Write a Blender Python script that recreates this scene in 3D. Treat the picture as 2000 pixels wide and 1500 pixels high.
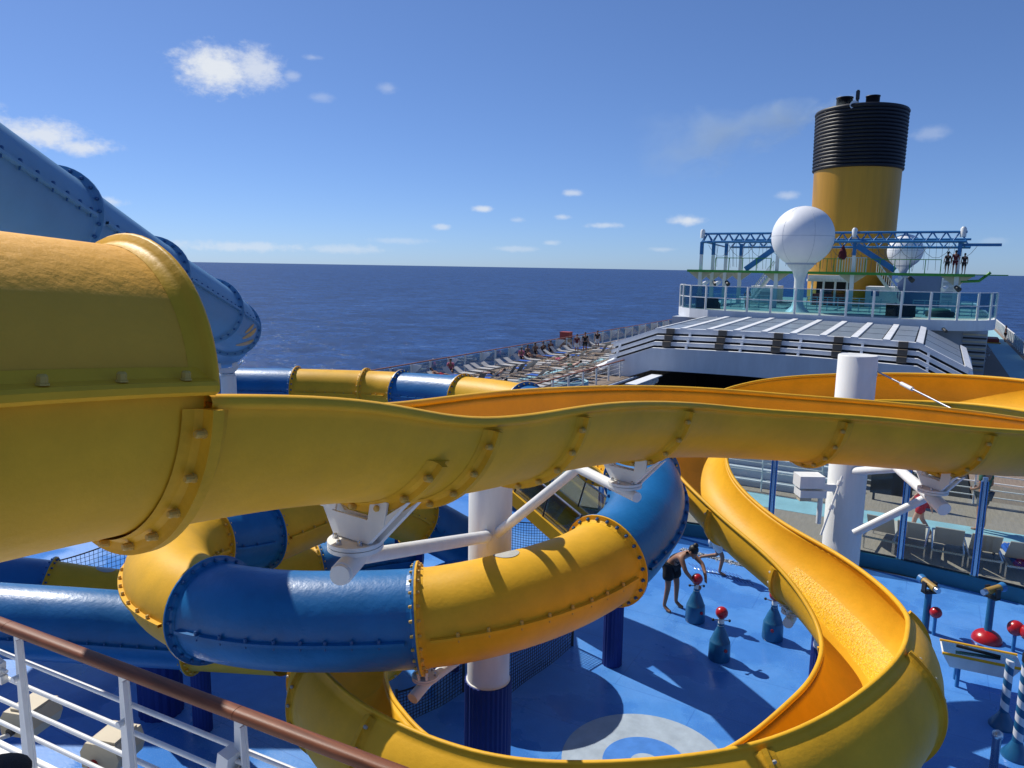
import bpy, bmesh, math, random
from mathutils import Vector, Matrix, Quaternion
random.seed(7)
sc = bpy.context.scene
for o in list(bpy.data.objects): bpy.data.objects.remove(o)
COL = sc.collection
rad = math.radians

# ---------------------------------------------------------------- camera
# world axes follow the ship: +Y runs along the ship, +X to starboard, z = 0 is the splash deck
F = 1450.0; RHO = math.atan(27/1630); HZ = 521.4
PITCH = math.atan((750-HZ)*math.cos(RHO)/F); EYE = 6.3; PSI = rad(29.5)
RIGHT = Vector((math.cos(PSI), math.sin(PSI), 0)); FWD = Vector((-math.sin(PSI), math.cos(PSI), 0)); UP = Vector((0,0,1))
CAMP = Vector((0,0,EYE))
cam = bpy.data.cameras.new('camera'); camo = bpy.data.objects.new('camera', cam); COL.objects.link(camo)
sc.camera = camo
cam.sensor_width = 36; cam.lens = 36*F/2000; cam.clip_start = .05; cam.clip_end = 200000
zax = -(FWD*math.cos(PITCH) - UP*math.sin(PITCH)); yax0 = FWD*math.sin(PITCH) + UP*math.cos(PITCH); xax0 = RIGHT.copy()
cr_, sr_ = math.cos(RHO), math.sin(RHO)
xax = xax0*cr_ + yax0*sr_; yax = yax0*cr_ - xax0*sr_
camo.matrix_world = Matrix(((xax.x,yax.x,zax.x,0),(xax.y,yax.y,zax.y,0),(xax.z,yax.z,zax.z,EYE),(0,0,0,1)))

def ray(px, py):
    return xax*((px-1000)/F) - yax*((py-750)/F) - zax
def at(px, py, d): return CAMP + ray(px, py)*d
def gnd(px, py, z=0.0):
    r = ray(px, py); return CAMP + r*((z-EYE)/r.z)
def onv(px, py, v):
    r = ray(px, py); return CAMP + r*(v/r.y)
def onu(px, py, u):
    r = ray(px, py); return CAMP + r*(u/r.x)
def cw(X, Y, z): return RIGHT*X + FWD*Y + UP*z      # view-aligned plan -> ship axes

# ---------------------------------------------------------------- sun, sky
SUN_AZ = -47.0 - 29.5      # from +Y towards +X
SUN_EL = 48.0
sd = Vector((math.sin(rad(SUN_AZ))*math.cos(rad(SUN_EL)), math.cos(rad(SUN_AZ))*math.cos(rad(SUN_EL)), math.sin(rad(SUN_EL))))
sl = bpy.data.lights.new('sun', 'SUN'); sl.energy = 5.0; sl.angle = rad(.53); sl.color = (1, .95, .86)
so = bpy.data.objects.new('sun', sl); COL.objects.link(so); so.location = (0,0,60)
so.rotation_euler = sd.to_track_quat('Z', 'Y').to_euler()
w = bpy.data.worlds.new('World'); sc.world = w; w.use_nodes = True
sc.view_settings.view_transform = 'Standard'; sc.view_settings.look = 'None'
sc.view_settings.exposure = 0.0; sc.view_settings.gamma = 1.0; sc.view_settings.use_curve_mapping = False
sc.render.engine = 'CYCLES'
def build_world():
    nt = w.node_tree; nt.nodes.clear(); N = nt.nodes.new; L = nt.links.new
    out = N('ShaderNodeOutputWorld'); bg = N('ShaderNodeBackground'); bg.inputs[1].default_value = SKY
    sky = N('ShaderNodeTexSky'); sky.sky_type = 'NISHITA'; sky.sun_disc = False
    sky.sun_elevation = rad(SUN_EL); sky.sun_rotation = rad(SUN_AZ); sky.altitude = 40
    sky.air_density = .68; sky.dust_density = .25; sky.ozone_density = 4.0
    tc = N('ShaderNodeTexCoord')
    def M(op, a, b=None, c=None):
        n = N('ShaderNodeMath'); n.operation = op
        for i, x in enumerate((a, b, c)):
            if x is None: continue
            if isinstance(x, (int, float)): n.inputs[i].default_value = x
            else: L(x, n.inputs[i])
        return n.outputs[0]
    def noise(scale, detail, rough, stretch=(1,1,1)):
        mp = N('ShaderNodeMapping'); mp.inputs['Scale'].default_value = stretch; L(tc.outputs['Generated'], mp.inputs[0])
        n = N('ShaderNodeTexNoise'); n.inputs['Scale'].default_value = scale; n.inputs['Detail'].default_value = detail
        n.inputs['Roughness'].default_value = rough; L(mp.outputs[0], n.inputs['Vector']); return n.outputs[0]
    n1 = noise(18, 8, .66, (1,1,1.5)); n2 = noise(60, 7, .66, (1,1,1.7))
    nz = M('ADD', M('MULTIPLY', n1, .55), M('MULTIPLY', n2, .45))
    tot = None
    def cloud(px, py, sx, sy, dens, ragged):
        d0 = ray(px, py).normalized(); r0 = d0.cross(UP).normalized(); u0 = r0.cross(d0)
        def dot(v):
            n = N('ShaderNodeVectorMath'); n.operation = 'DOT_PRODUCT'; L(tc.outputs['Generated'], n.inputs[0]); n.inputs[1].default_value = v; return n.outputs['Value']
        a = M('DIVIDE', dot(r0), sx/F); b = M('DIVIDE', dot(u0), sy/F); f = M('GREATER_THAN', dot(d0), 0)
        m = M('SUBTRACT', 1, M('SQRT', M('ADD', M('MULTIPLY', a, a), M('MULTIPLY', b, b))))
        v = M('ADD', m, M('MULTIPLY', M('SUBTRACT', nz, .47), ragged*1.45))
        mr = N('ShaderNodeMapRange'); mr.interpolation_type = 'SMOOTHSTEP'; L(v, mr.inputs[0])
        mr.inputs[1].default_value = .0; mr.inputs[2].default_value = .95; mr.inputs[3].default_value = 0; mr.inputs[4].default_value = dens
        return M('MULTIPLY', mr.outputs[0], f)
    for c in CLOUDS:
        v = cloud(*c); tot = v if tot is None else M('MAXIMUM', tot, v)
    mx = N('ShaderNodeMix'); mx.data_type = 'RGBA'; L(tot, mx.inputs[0])
    tint = N('ShaderNodeMix'); tint.data_type = 'RGBA'; tint.blend_type = 'MULTIPLY'; tint.inputs[0].default_value = 1
    gm = N('ShaderNodeGamma'); gm.inputs[1].default_value = .80; L(sky.outputs[0], gm.inputs[0])
    L(gm.outputs[0], tint.inputs[6]); tint.inputs[7].default_value = SKYTINT
    L(tint.outputs[2], mx.inputs[6]); mx.inputs[7].default_value = (6.3, 6.6, 7.0, 1)
    L(mx.outputs[2], bg.inputs[0]); L(bg.outputs[0], out.inputs[0])
SKY = .126; SKYTINT = (.71, .92, 1.30, 1)
CLOUDS = [(425,138,70,46,.95,1.7),(500,132,52,38,.75,1.8),(75,262,80,26,.85,1.8),(165,287,60,17,.8,1.8),(-120,240,120,40,.8,2.2),
  (610,112,22,7,.28,1.6),(570,148,18,12,.32,1.6),(628,190,26,11,.22,1.6),(757,172,20,12,.25,1.6),(200,394,42,10,.6,2.2),
  (945,408,24,8,.75,1.6),(863,443,20,7,.5,1.8),(1100,424,22,7,.5,1.8),(1182,440,40,7,.5,1.9),(1345,431,38,13,.8,1.5),(1120,377,24,8,.55,1.8),
  (1540,382,26,9,.4,1.5),(1815,260,34,14,.22,1.5),(480,482,160,12,.45,2.4),(660,487,90,10,.35,2.4),(1075,474,20,6,.35,2),(1010,430,16,6,.3,2),(1290,487,30,6,.3,2),(1005,486,60,7,.3,2.2),(780,470,60,7,.25,2.3),(1940,470,30,8,.15,2)]
build_world()

# ---------------------------------------------------------------- materials
MATS = {}
def mat(name, col, rough=.5, metal=0., var=.0, vscale=3., bump=0., bscale=20., coat=0., col2=None, spec=.5, bdet=4., trans=0., alpha=1.0, ior=1.45, stretch=(1,1,1), sub=0):
    m = bpy.data.materials.new(name); m.use_nodes = True; nt = m.node_tree; b = nt.nodes['Principled BSDF']
    b.inputs['Base Color'].default_value = (*col, 1); b.inputs['Roughness'].default_value = rough; b.inputs['Metallic'].default_value = metal
    b.inputs['Specular IOR Level'].default_value = spec; b.inputs['IOR'].default_value = ior
    if coat: b.inputs['Coat Weight'].default_value = coat; b.inputs['Coat Roughness'].default_value = .26
    if trans: b.inputs['Transmission Weight'].default_value = trans
    if alpha < 1: b.inputs['Alpha'].default_value = alpha
    N = nt.nodes.new; L = nt.links.new
    tc = N('ShaderNodeTexCoord'); mp = N('ShaderNodeMapping'); L(tc.outputs['Object'], mp.inputs[0]); mp.inputs['Scale'].default_value = stretch
    if var or col2:
        n = N('ShaderNodeTexNoise'); n.inputs['Scale'].default_value = vscale; n.inputs['Detail'].default_value = 6; n.inputs['Roughness'].default_value = .65; L(mp.outputs[0], n.inputs['Vector'])
        r = N('ShaderNodeValToRGB'); L(n.outputs[0], r.inputs[0])
        c2 = col2 or tuple(min(1, c*(1+var)) for c in col); c1 = tuple(c*(1-var) for c in col)
        r.color_ramp.elements[0].position = .33; r.color_ramp.elements[1].position = .68
        r.color_ramp.elements[0].color = (*c1, 1); r.color_ramp.elements[1].color = (*c2, 1); L(r.outputs[0], b.inputs['Base Color'])
        rr = N('ShaderNodeMapRange'); L(n.outputs[0], rr.inputs[0]); rr.inputs[3].default_value = max(.03, rough-.08); rr.inputs[4].default_value = min(1, rough+.08); L(rr.outputs[0], b.inputs['Roughness'])
    if bump:
        n = N('ShaderNodeTexNoise'); n.inputs['Scale'].default_value = bscale; n.inputs['Detail'].default_value = bdet; n.inputs['Roughness'].default_value = .6; L(mp.outputs[0], n.inputs['Vector'])
        bp = N('ShaderNodeBump'); bp.inputs['Strength'].default_value = bump; bp.inputs['Distance'].default_value = .02; L(n.outputs[0], bp.inputs['Height']); L(bp.outputs[0], b.inputs['Normal'])
        if coat: L(bp.outputs[0], b.inputs['Coat Normal'])
    MATS[name] = m; return m
YEL = mat('yellow_gelcoat', (.75,.408,.024), .47, var=.11, vscale=2.1, bump=.12, bscale=26, spec=.2, bdet=5)
YELF = mat('yellow_flange_gelcoat', (.71,.38,.022), .48, var=.16, vscale=5, bump=.1, bscale=30, spec=.2)
YELT = mat('yellow_rough_gelcoat', (.84,.41,.04), .62, var=.07, vscale=2, bump=.28, bscale=21, spec=.25, bdet=8)
BLU = mat('blue_gelcoat', (.005,.130,.34), .40, var=.14, vscale=2.2, bump=.22, bscale=16, coat=.18, bdet=5)
BLU2 = mat('pale_blue_gelcoat', (.11,.28,.47), .55, var=.08, vscale=1.2, bump=.06, bscale=18, coat=.0)
WHT = mat('white_paint', (.76,.76,.73), .45, var=.07, vscale=5, bump=.04, bscale=30, stretch=(1,1,.22))
WHS = mat('white_steel_paint', (.74,.76,.78), .5, var=.08, vscale=1.1, bump=.02, stretch=(1,1,.25))
GRYP = mat('grey_paint', (.42,.46,.52), .5, var=.08, vscale=1)
STEEL = mat('stainless_steel', (.55,.56,.58), .28, metal=1, var=.08, vscale=6)
STRIP = mat('pale_blue_strip', (.10,.25,.50), .35)
DARK = mat('dark_steel', (.035,.038,.042), .5, var=.2, vscale=4)
BOLT = mat('bolt_cap_yellow', (.58,.36,.07), .45)
BOLTB = mat('bolt_cap_blue', (.02,.10,.26), .4)
BOLTG = mat('bolt_cap_grey', (.42,.40,.34), .45)
WOOD = mat('varnished_wood', (.19,.062,.024), .5, var=.35, vscale=2.2, bump=.08, bscale=60, coat=.05, spec=.3, stretch=(1,14,14))
FLUT = mat('fluted_blue_cladding', (.006,.024,.17), .65, var=.1, vscale=3)
TEAL = mat('teal_kerb_paint', (.025,.15,.22), .45, var=.1, vscale=2, bump=.03)
PUMP = mat('pump_blue', (.012,.10,.22), .33, var=.1, vscale=4, coat=.3)
RED = mat('red_ball_plastic', (.42,.008,.012), .28, var=.08, vscale=5, coat=.4)
BLK = mat('black_rubber', (.012,.012,.014), .55)
ROPE = mat('black_net_cord', (.008,.012,.025), .7)
BEIGE = mat('beige_housing', (.56,.48,.33), .45, var=.06, vscale=4)
SLING = mat('beige_sling_fabric', (.50,.46,.40), .85, var=.06, vscale=30, bump=.15, bscale=220)
SLINGW = mat('white_sling_fabric', (.42,.41,.40), .85, var=.05, vscale=10)
TOWEL = mat('blue_towel', (.02,.10,.42), .95, var=.15, vscale=8, bump=.4, bscale=60)
TEAK = mat('teak_deck', (.22,.17,.13), .8, var=.2, vscale=2, bump=.05, stretch=(14,1,1))
TURQ = mat('turquoise_deck_paint', (.27,.48,.54), .75, var=.1, vscale=2)
DECKG = mat('grey_deck', (.22,.24,.25), .75, var=.1, vscale=1)
GREEN = mat('green_paint', (.06,.28,.04), .45, var=.1)
CBLU = mat('course_blue_paint', (.03,.17,.40), .42, var=.1)
FUNY = mat('funnel_yellow', (.60,.29,.018), .45, var=.10, vscale=1.2, stretch=(1,1,.06))
FUNB = mat('funnel_black', (.006,.007,.012), .5, var=.2, vscale=2)
BOXW = mat('radome_white', (.80,.81,.82), .45, var=.02, vscale=1)
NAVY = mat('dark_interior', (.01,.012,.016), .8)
SKIN1 = mat('skin_tan', (.31,.155,.095), .55); SKIN2 = mat('skin_light', (.55,.32,.23), .55); HAIRD = mat('dark_hair', (.012,.009,.007), .5)
CBLK = mat('black_cloth', (.012,.012,.015), .85); CRED = mat('red_cloth', (.42,.012,.02), .85); CWHT = mat('white_cloth', (.7,.7,.68), .9); CGRN = mat('green_cloth', (.03,.10,.07), .9); CPNK = mat('pink_cloth', (.55,.12,.2), .9); CGRY = mat('grey_cloth', (.12,.12,.13), .9); CNVY = mat('navy_cloth', (.015,.02,.06), .9); CMAR = mat('maroon_cloth', (.10,.012,.02), .9)
SOFA = mat('dark_wicker', (.02,.03,.03), .8, bump=.3, bscale=60)
RUG = mat('rust_bin_red', (.32,.05,.03), .6)
def glass(name, col, alpha, rough=.02):
    m = bpy.data.materials.new(name); m.use_nodes = True; nt = m.node_tree; nt.nodes.clear(); N = nt.nodes.new; L = nt.links.new
    o = N('ShaderNodeOutputMaterial'); t = N('ShaderNodeBsdfTransparent'); t.inputs[0].default_value = (*col, 1)
    g = N('ShaderNodeBsdfGlossy'); g.inputs['Roughness'].default_value = rough
    fr = N('ShaderNodeFresnel'); fr.inputs[0].default_value = 1.5; mx = N('ShaderNodeMixShader')
    ml = N('ShaderNodeMath'); ml.operation = 'MULTIPLY'; ml.inputs[1].default_value = alpha; L(fr.outputs[0], ml.inputs[0])
    L(ml.outputs[0], mx.inputs[0]); L(t.outputs[0], mx.inputs[1]); L(g.outputs[0], mx.inputs[2]); L(mx.outputs[0], o.inputs[0])
    return m
GLS = glass('clear_glass', (.86,.92,.92), .6); GLB = glass('blue_tinted_glass', (.50,.74,.82), .7); GLF = glass('smoked_glass', (.74,.84,.88), .6)

# ---------------------------------------------------------------- mesh helpers
class MB:
    def __init__(s): s.v = []; s.f = []; s.sm = []
    def add(s, vs, fs, smooth=False):
        k = len(s.v); s.v.extend(tuple(x) for x in vs); s.f.extend(tuple(i+k for i in f) for f in fs); s.sm.extend([smooth]*len(fs)); return s
    def box(s, c, size, ax=None, bev=0):
        c = Vector(c); hx, hy, hz = size[0]/2, size[1]/2, size[2]/2
        X, Y, Z = ax if ax else (Vector((1,0,0)), Vector((0,1,0)), Vector((0,0,1)))
        vs = [c + X*(hx*a) + Y*(hy*b) + Z*(hz*d) for d in (-1,1) for a, b in ((-1,-1),(1,-1),(1,1),(-1,1))]
        return s.add(vs, [(3,2,1,0),(4,5,6,7),(0,1,5,4),(1,2,6,5),(2,3,7,6),(3,0,4,7)])
    def b2(s, x0, x1, y0, y1, z0, z1): return s.box(((x0+x1)/2,(y0+y1)/2,(z0+z1)/2), (x1-x0,y1-y0,z1-z0))
    def cyl(s, p, q, r, r2=None, n=12, cap=True, smooth=True):
        p = Vector(p); q = Vector(q); r2 = r if r2 is None else r2; t = (q-p)
        if t.length < 1e-6: return s
        t.normalize(); a = t.orthogonal().normalized(); b = t.cross(a)
        vs = []
        for c, rr in ((p, r), (q, r2)): vs += [c + (a*math.cos(2*math.pi*k/n) + b*math.sin(2*math.pi*k/n))*rr for k in range(n)]
        s.add(vs, [(k, (k+1)%n, n+(k+1)%n, n+k) for k in range(n)], smooth)
        if cap: s.add(vs[:n], [tuple(range(n))[::-1]]); s.add(vs[n:], [tuple(range(n))])
        return s
    def bar(s, p, q, wx, wz, upv=(0,0,1)):
        p = Vector(p); q = Vector(q); t = (q-p); l = t.length; t.normalize(); u = Vector(upv)
        x = t.cross(u)
        if x.length < 1e-3: x = t.orthogonal()
        x.normalize(); z = x.cross(t); return s.box((p+q)/2, (wx, l, wz), (x, t, z))
    def pipe(s, pts, r, n=8, smooth=True):
        pts = [Vector(p) for p in pts]; m = len(pts); vs = []; prev = None
        for i, p in enumerate(pts):
            t = (pts[min(i+1,m-1)] - pts[max(i-1,0)]).normalized()
            a = t.orthogonal().normalized() if prev is None else (prev - t*prev.dot(t)).normalized()
            prev = a; b = t.cross(a); vs += [p + (a*math.cos(2*math.pi*k/n) + b*math.sin(2*math.pi*k/n))*r for k in range(n)]
        fs = [(i*n+k, i*n+(k+1)%n, (i+1)*n+(k+1)%n, (i+1)*n+k) for i in range(m-1) for k in range(n)]
        s.add(vs, fs, smooth); s.add(vs[:n], [tuple(range(n))[::-1]]); s.add(vs[-n:], [tuple(range(n))]); return s
    def lathe(s, prof, c=(0,0,0), n=24, smooth=True, sx=1, sy=1, cap=True):
        c = Vector(c); m = len(prof); vs = [c + Vector((r*sx*math.cos(2*math.pi*k/n), r*sy*math.sin(2*math.pi*k/n), z)) for r, z in prof for k in range(n)]
        s.add(vs, [(i*n+k, i*n+(k+1)%n, (i+1)*n+(k+1)%n, (i+1)*n+k) for i in range(m-1) for k in range(n)], smooth)
        if cap: s.add(vs[:n], [tuple(range(n))[::-1]]); s.add(vs[-n:], [tuple(range(n))])
        return s
    def sphere(s, c, r, n=20, m=12, sz=1.0):
        return s.lathe([(max(1e-4, r*math.sin(math.pi*i/m)), -r*sz*math.cos(math.pi*i/m)) for i in range(m+1)], c, n, cap=False)
    def prism(s, poly, z0, z1):
        n = len(poly); vs = [(x,y,z0) for x,y in poly] + [(x,y,z1) for x,y in poly]
        return s.add(vs, [tuple(range(n))[::-1], tuple(range(n,2*n))] + [(k,(k+1)%n,n+(k+1)%n,n+k) for k in range(n)])
    def mesh(s, name, mt):
        me = bpy.data.meshes.new(name); me.from_pydata(s.v, [], s.f); me.polygons.foreach_set('use_smooth', s.sm)
        for x in (mt if isinstance(mt, (list, tuple)) else [mt]): me.materials.append(x)
        me.update(); return me
    def build(s, name, mt, parent=None, origin=None, local=False):
        if origin is not None:
            og = Vector(origin); s.v = [tuple(Vector(v)-og) for v in s.v]
        o = bpy.data.objects.new(name, s.mesh(name, mt)); COL.objects.link(o)
        if origin is not None: o.location = origin
        if parent:
            o.parent = parent
            if not local: o.matrix_parent_inverse = Matrix.Translation(-parent.location)
        return o
def tag(o, label=None, cat=None, group=None, kind=None):
    if label: o['label'] = label
    if cat: o['category'] = cat
    if group: o['group'] = group
    if kind: o['kind'] = kind
    return o
def thing(name, label, cat, loc=(0,0,0), rz=0, group=None):
    o = bpy.data.objects.new(name, None); COL.objects.link(o); o.location = loc; o.rotation_euler = (0,0,rz); o.empty_display_size = .2
    return tag(o, label, cat, group)
def struct(name, mb, mt): return tag(mb.build(name, mt), kind='structure')
def inst(name, me, parent, mw):          # an object on shared mesh data placed at a world matrix under a parent whose parents are unrotated
    o = bpy.data.objects.new(name, me); COL.objects.link(o); o.parent = parent
    o.matrix_parent_inverse = Matrix.Translation(-parent.location)
    o.matrix_basis = mw; return o
def copy_tree(o, parent=None):
    c = o.copy(); COL.objects.link(c); c.parent = parent
    for ch in list(o.children): copy_tree(ch, c)
    return c
def basis(p, z, x=None):
    z = Vector(z).normalized(); x = z.orthogonal().normalized() if x is None else (Vector(x) - z*z.dot(Vector(x))).normalized()
    y = z.cross(x); return Matrix(((x.x,y.x,z.x,p[0]),(x.y,y.y,z.y,p[1]),(x.z,y.z,z.z,p[2]),(0,0,0,1)))

# ---------------------------------------------------------------- the sea, the ship's decks
def sea_mat():
    m = bpy.data.materials.new('sea_water'); m.use_nodes = True; nt = m.node_tree; b = nt.nodes['Principled BSDF']; N = nt.nodes.new; L = nt.links.new
    nt.nodes.remove(b); out = [x for x in nt.nodes if x.type == 'OUTPUT_MATERIAL'][0]
    df = N('ShaderNodeBsdfDiffuse'); df.inputs[0].default_value = (.020,.052,.160,1); gl = N('ShaderNodeBsdfGlossy'); gl.inputs['Roughness'].default_value = .16
    # wave shading painted as darker troughs and paler crests; palest spots for sparkle and whitecaps
    t0 = N('ShaderNodeTexCoord'); acc = None
    for s0, st0, w0 in ((.014,(1,1.3,1),.22),(.045,(1,1.2,1),.40),(.15,(1,1.1,1),.38)):
        m0 = N('ShaderNodeMapping'); m0.inputs['Scale'].default_value = st0; m0.inputs['Rotation'].default_value = (0,0,rad(-28)); L(t0.outputs['Object'], m0.inputs[0])
        q0 = N('ShaderNodeTexNoise'); q0.inputs['Scale'].default_value = s0; q0.inputs['Detail'].default_value = 6; q0.inputs['Roughness'].default_value = .7; q0.inputs['Distortion'].default_value = .4; L(m0.outputs[0], q0.inputs['Vector'])
        k0 = N('ShaderNodeMath'); k0.operation = 'MULTIPLY'; L(q0.outputs[0], k0.inputs[0]); k0.inputs[1].default_value = w0
        if acc is None: acc = k0.outputs[0]
        else:
            a0 = N('ShaderNodeMath'); a0.operation = 'ADD'; L(acc, a0.inputs[0]); L(k0.outputs[0], a0.inputs[1]); acc = a0.outputs[0]
    rp0 = N('ShaderNodeValToRGB'); L(acc, rp0.inputs[0]); e0_ = rp0.color_ramp.elements
    e0_[0].position = .40; e0_[0].color = (.002,.009,.056,1); e0_[1].position = .585; e0_[1].color = (.022,.072,.235,1); x0 = e0_.new(.635); x0.color = (.08,.15,.32,1); x1_ = e0_.new(.66); x1_.color = (.42,.50,.60,1)
    L(rp0.outputs[0], df.inputs[0])
    fr = N('ShaderNodeFresnel'); fr.inputs[0].default_value = 1.33; fm = N('ShaderNodeMath'); fm.operation = 'MULTIPLY'; fm.inputs[1].default_value = .24; L(fr.outputs[0], fm.inputs[0])
    mx = N('ShaderNodeMixShader'); L(fm.outputs[0], mx.inputs[0]); L(df.outputs[0], mx.inputs[1]); L(gl.outputs[0], mx.inputs[2]); L(mx.outputs[0], out.inputs[0])
    tc = N('ShaderNodeTexCoord'); hs = None
    for sc_, st, wgt in ((.02,(1,1,1),1.0),(.09,(1,1.7,1),.9),(.3,(1,1.4,1),.55),(.9,(1,1.2,1),.22)):
        mp = N('ShaderNodeMapping'); mp.inputs['Scale'].default_value = st; mp.inputs['Rotation'].default_value = (0,0,rad(35)); L(tc.outputs['Object'], mp.inputs[0])
        n = N('ShaderNodeTexNoise'); n.inputs['Scale'].default_value = sc_; n.inputs['Detail'].default_value = 3; n.inputs['Distortion'].default_value = .6; L(mp.outputs[0], n.inputs['Vector'])
        k = N('ShaderNodeMath'); k.operation = 'MULTIPLY'; L(n.outputs[0], k.inputs[0]); k.inputs[1].default_value = wgt
        if hs is None: hs = k.outputs[0]
        else:
            a = N('ShaderNodeMath'); a.operation = 'ADD'; L(hs, a.inputs[0]); L(k.outputs[0], a.inputs[1]); hs = a.outputs[0]
    bp = N('ShaderNodeBump'); bp.inputs['Strength'].default_value = .8; bp.inputs['Distance'].default_value = 1.5; L(hs, bp.inputs['Height']); L(bp.outputs[0], gl.inputs['Normal']); L(bp.outputs[0], df.inputs['Normal']); L(bp.outputs[0], fr.inputs['Normal'])
    return m
SEAZ = -36
mb = MB(); rings = [0,60,200,600,1500,4000,10000,30000,90000]; n = 96
mb.lathe([(max(r,1e-3),SEAZ) for r in rings], n=n, cap=False, smooth=False); struct('sea', mb, sea_mat())
ULEFT, URIGHT, DZ = -27.6, 7.4, -.8

mb = MB(); mb.prism([(ULEFT+.05,-30),(URIGHT-.05,-30),(URIGHT-.05,150),(ULEFT+.05,150)], SEAZ-2, -5.0); struct('ship_hull', mb, WHS)
mb = MB()
for a in ((ULEFT,-17.2,18,150),(1.6,URIGHT,24.2,150),(-17.2,1.6,62,150)): mb.b2(*a, -4.99, DZ)
struct('sun_deck', mb, TEAK)
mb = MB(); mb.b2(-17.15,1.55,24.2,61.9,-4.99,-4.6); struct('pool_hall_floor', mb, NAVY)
mb = MB(); mb.b2(ULEFT,URIGHT,-30,17.05,-4.99,-.012); mb.b2(-17.3,URIGHT,17.05,24.2,-4.98,-.02); struct('splash_deck_base', mb, DECKG)
def floor_mat():
    m = bpy.data.materials.new('blue_splash_floor'); m.use_nodes = True; nt = m.node_tree; b = nt.nodes['Principled BSDF']; N = nt.nodes.new; L = nt.links.new
    tc = N('ShaderNodeTexCoord'); v = N('ShaderNodeTexVoronoi'); v.inputs['Scale'].default_value = .33; v.inputs['Randomness'].default_value = 1; L(tc.outputs['Object'], v.inputs['Vector'])
    n = N('ShaderNodeTexNoise'); n.inputs['Scale'].default_value = 5; n.inputs['Detail'].default_value = 8; L(tc.outputs['Object'], n.inputs['Vector'])
    sp = N('ShaderNodeSeparateColor'); L(v.outputs['Color'], sp.inputs[0])
    r = N('ShaderNodeValToRGB'); r.color_ramp.interpolation = 'CONSTANT'; L(sp.outputs[0], r.inputs[0])
    e = r.color_ramp.elements; e[0].color = (.078,.262,.65,1); e[1].position = .55; e[1].color = (.088,.285,.68,1); x = e.new(.85); x.color = (.066,.235,.61,1)
    mx = N('ShaderNodeMix'); mx.data_type = 'RGBA'; mx.blend_type = 'MULTIPLY'; mx.inputs[0].default_value = .5; L(r.outputs[0], mx.inputs[6])
    r2 = N('ShaderNodeValToRGB'); L(n.outputs[0], r2.inputs[0]); r2.color_ramp.elements[0].position = .3; r2.color_ramp.elements[0].color = (.75,.78,.82,1); r2.color_ramp.elements[1].position = .7; r2.color_ramp.elements[1].color = (1,1,1,1)
    L(r2.outputs[0], mx.inputs[7])
    # pale speckle, thicker in broad random patches, and fine sheet joints
    sk = N('ShaderNodeTexNoise'); sk.name = 'speckle'; sk.inputs['Scale'].default_value = 55; sk.inputs['Detail'].default_value = 3; L(tc.outputs['Object'], sk.inputs['Vector'])
    big = N('ShaderNodeTexNoise'); big.inputs['Scale'].default_value = .55; big.inputs['Detail'].default_value = 5; L(tc.outputs['Object'], big.inputs['Vector'])
    sa_ = N('ShaderNodeMath'); sa_.operation = 'MULTIPLY_ADD'; L(big.outputs[0], sa_.inputs[0]); sa_.inputs[1].default_value = .5; L(sk.outputs[0], sa_.inputs[2])
    sr_n = N('ShaderNodeMapRange'); L(sa_.outputs[0], sr_n.inputs[0]); sr_n.inputs[1].default_value = .80; sr_n.inputs[2].default_value = 1.02; sr_n.inputs[3].default_value = 0; sr_n.inputs[4].default_value = .34
    m3 = N('ShaderNodeMix'); m3.data_type = 'RGBA'; L(sr_n.outputs[0], m3.inputs[0]); L(mx.outputs[2], m3.inputs[6]); m3.inputs[7].default_value = (.34,.50,.72,1)
    bk = N('ShaderNodeTexBrick'); bk.inputs['Scale'].default_value = .2; bk.inputs['Mortar Size'].default_value = .0016; bk.inputs['Color1'].default_value = bk.inputs['Color2'].default_value = (1,1,1,1); bk.inputs['Mortar'].default_value = (.75,.78,.85,1); L(tc.outputs['Object'], bk.inputs['Vector'])
    wet = N('ShaderNodeTexNoise'); wet.inputs['Scale'].default_value = .8; wet.inputs['Detail'].default_value = 5; L(tc.outputs['Object'], wet.inputs['Vector'])
    wr = N('ShaderNodeValToRGB'); L(wet.outputs[0], wr.inputs[0]); wr.color_ramp.elements[0].position = .50; wr.color_ramp.elements[0].color = (1,1,1,1); wr.color_ramp.elements[1].position = .56; wr.color_ramp.elements[1].color = (.78,.84,.92,1)
    m5 = N('ShaderNodeMix'); m5.data_type = 'RGBA'; m5.blend_type = 'MULTIPLY'; m5.inputs[0].default_value = 1; L(m3.outputs[2], m5.inputs[6]); L(wr.outputs[0], m5.inputs[7])
    m4 = N('ShaderNodeMix'); m4.data_type = 'RGBA'; m4.blend_type = 'MULTIPLY'; m4.inputs[0].default_value = 1; L(m5.outputs[2], m4.inputs[6]); L(bk.outputs[0], m4.inputs[7]); L(m4.outputs[2], b.inputs['Base Color'])
    w1 = N('ShaderNodeTexNoise'); w1.inputs['Scale'].default_value = .8; w1.inputs['Detail'].default_value = 5; L(tc.outputs['Object'], w1.inputs['Vector'])
    rr = N('ShaderNodeMapRange'); L(w1.outputs[0], rr.inputs[0]); rr.inputs[1].default_value = .42; rr.inputs[2].default_value = .6; rr.inputs[3].default_value = .5; rr.inputs[4].default_value = .12; L(rr.outputs[0], b.inputs['Roughness'])
    n3 = N('ShaderNodeTexNoise'); n3.inputs['Scale'].default_value = 26; n3.inputs['Detail'].default_value = 4; L(tc.outputs['Object'], n3.inputs['Vector'])
    bp = N('ShaderNodeBump'); bp.inputs['Strength'].default_value = .16; bp.inputs['Distance'].default_value = .02; L(n3.outputs[0], bp.inputs['Height']); L(bp.outputs[0], b.inputs['Normal'])
    return m
FLM = floor_mat()
mb = MB(); mb.b2(-17,URIGHT-.3,1.9,17.0,-.011,0); struct('splash_floor', mb, FLM)
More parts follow.
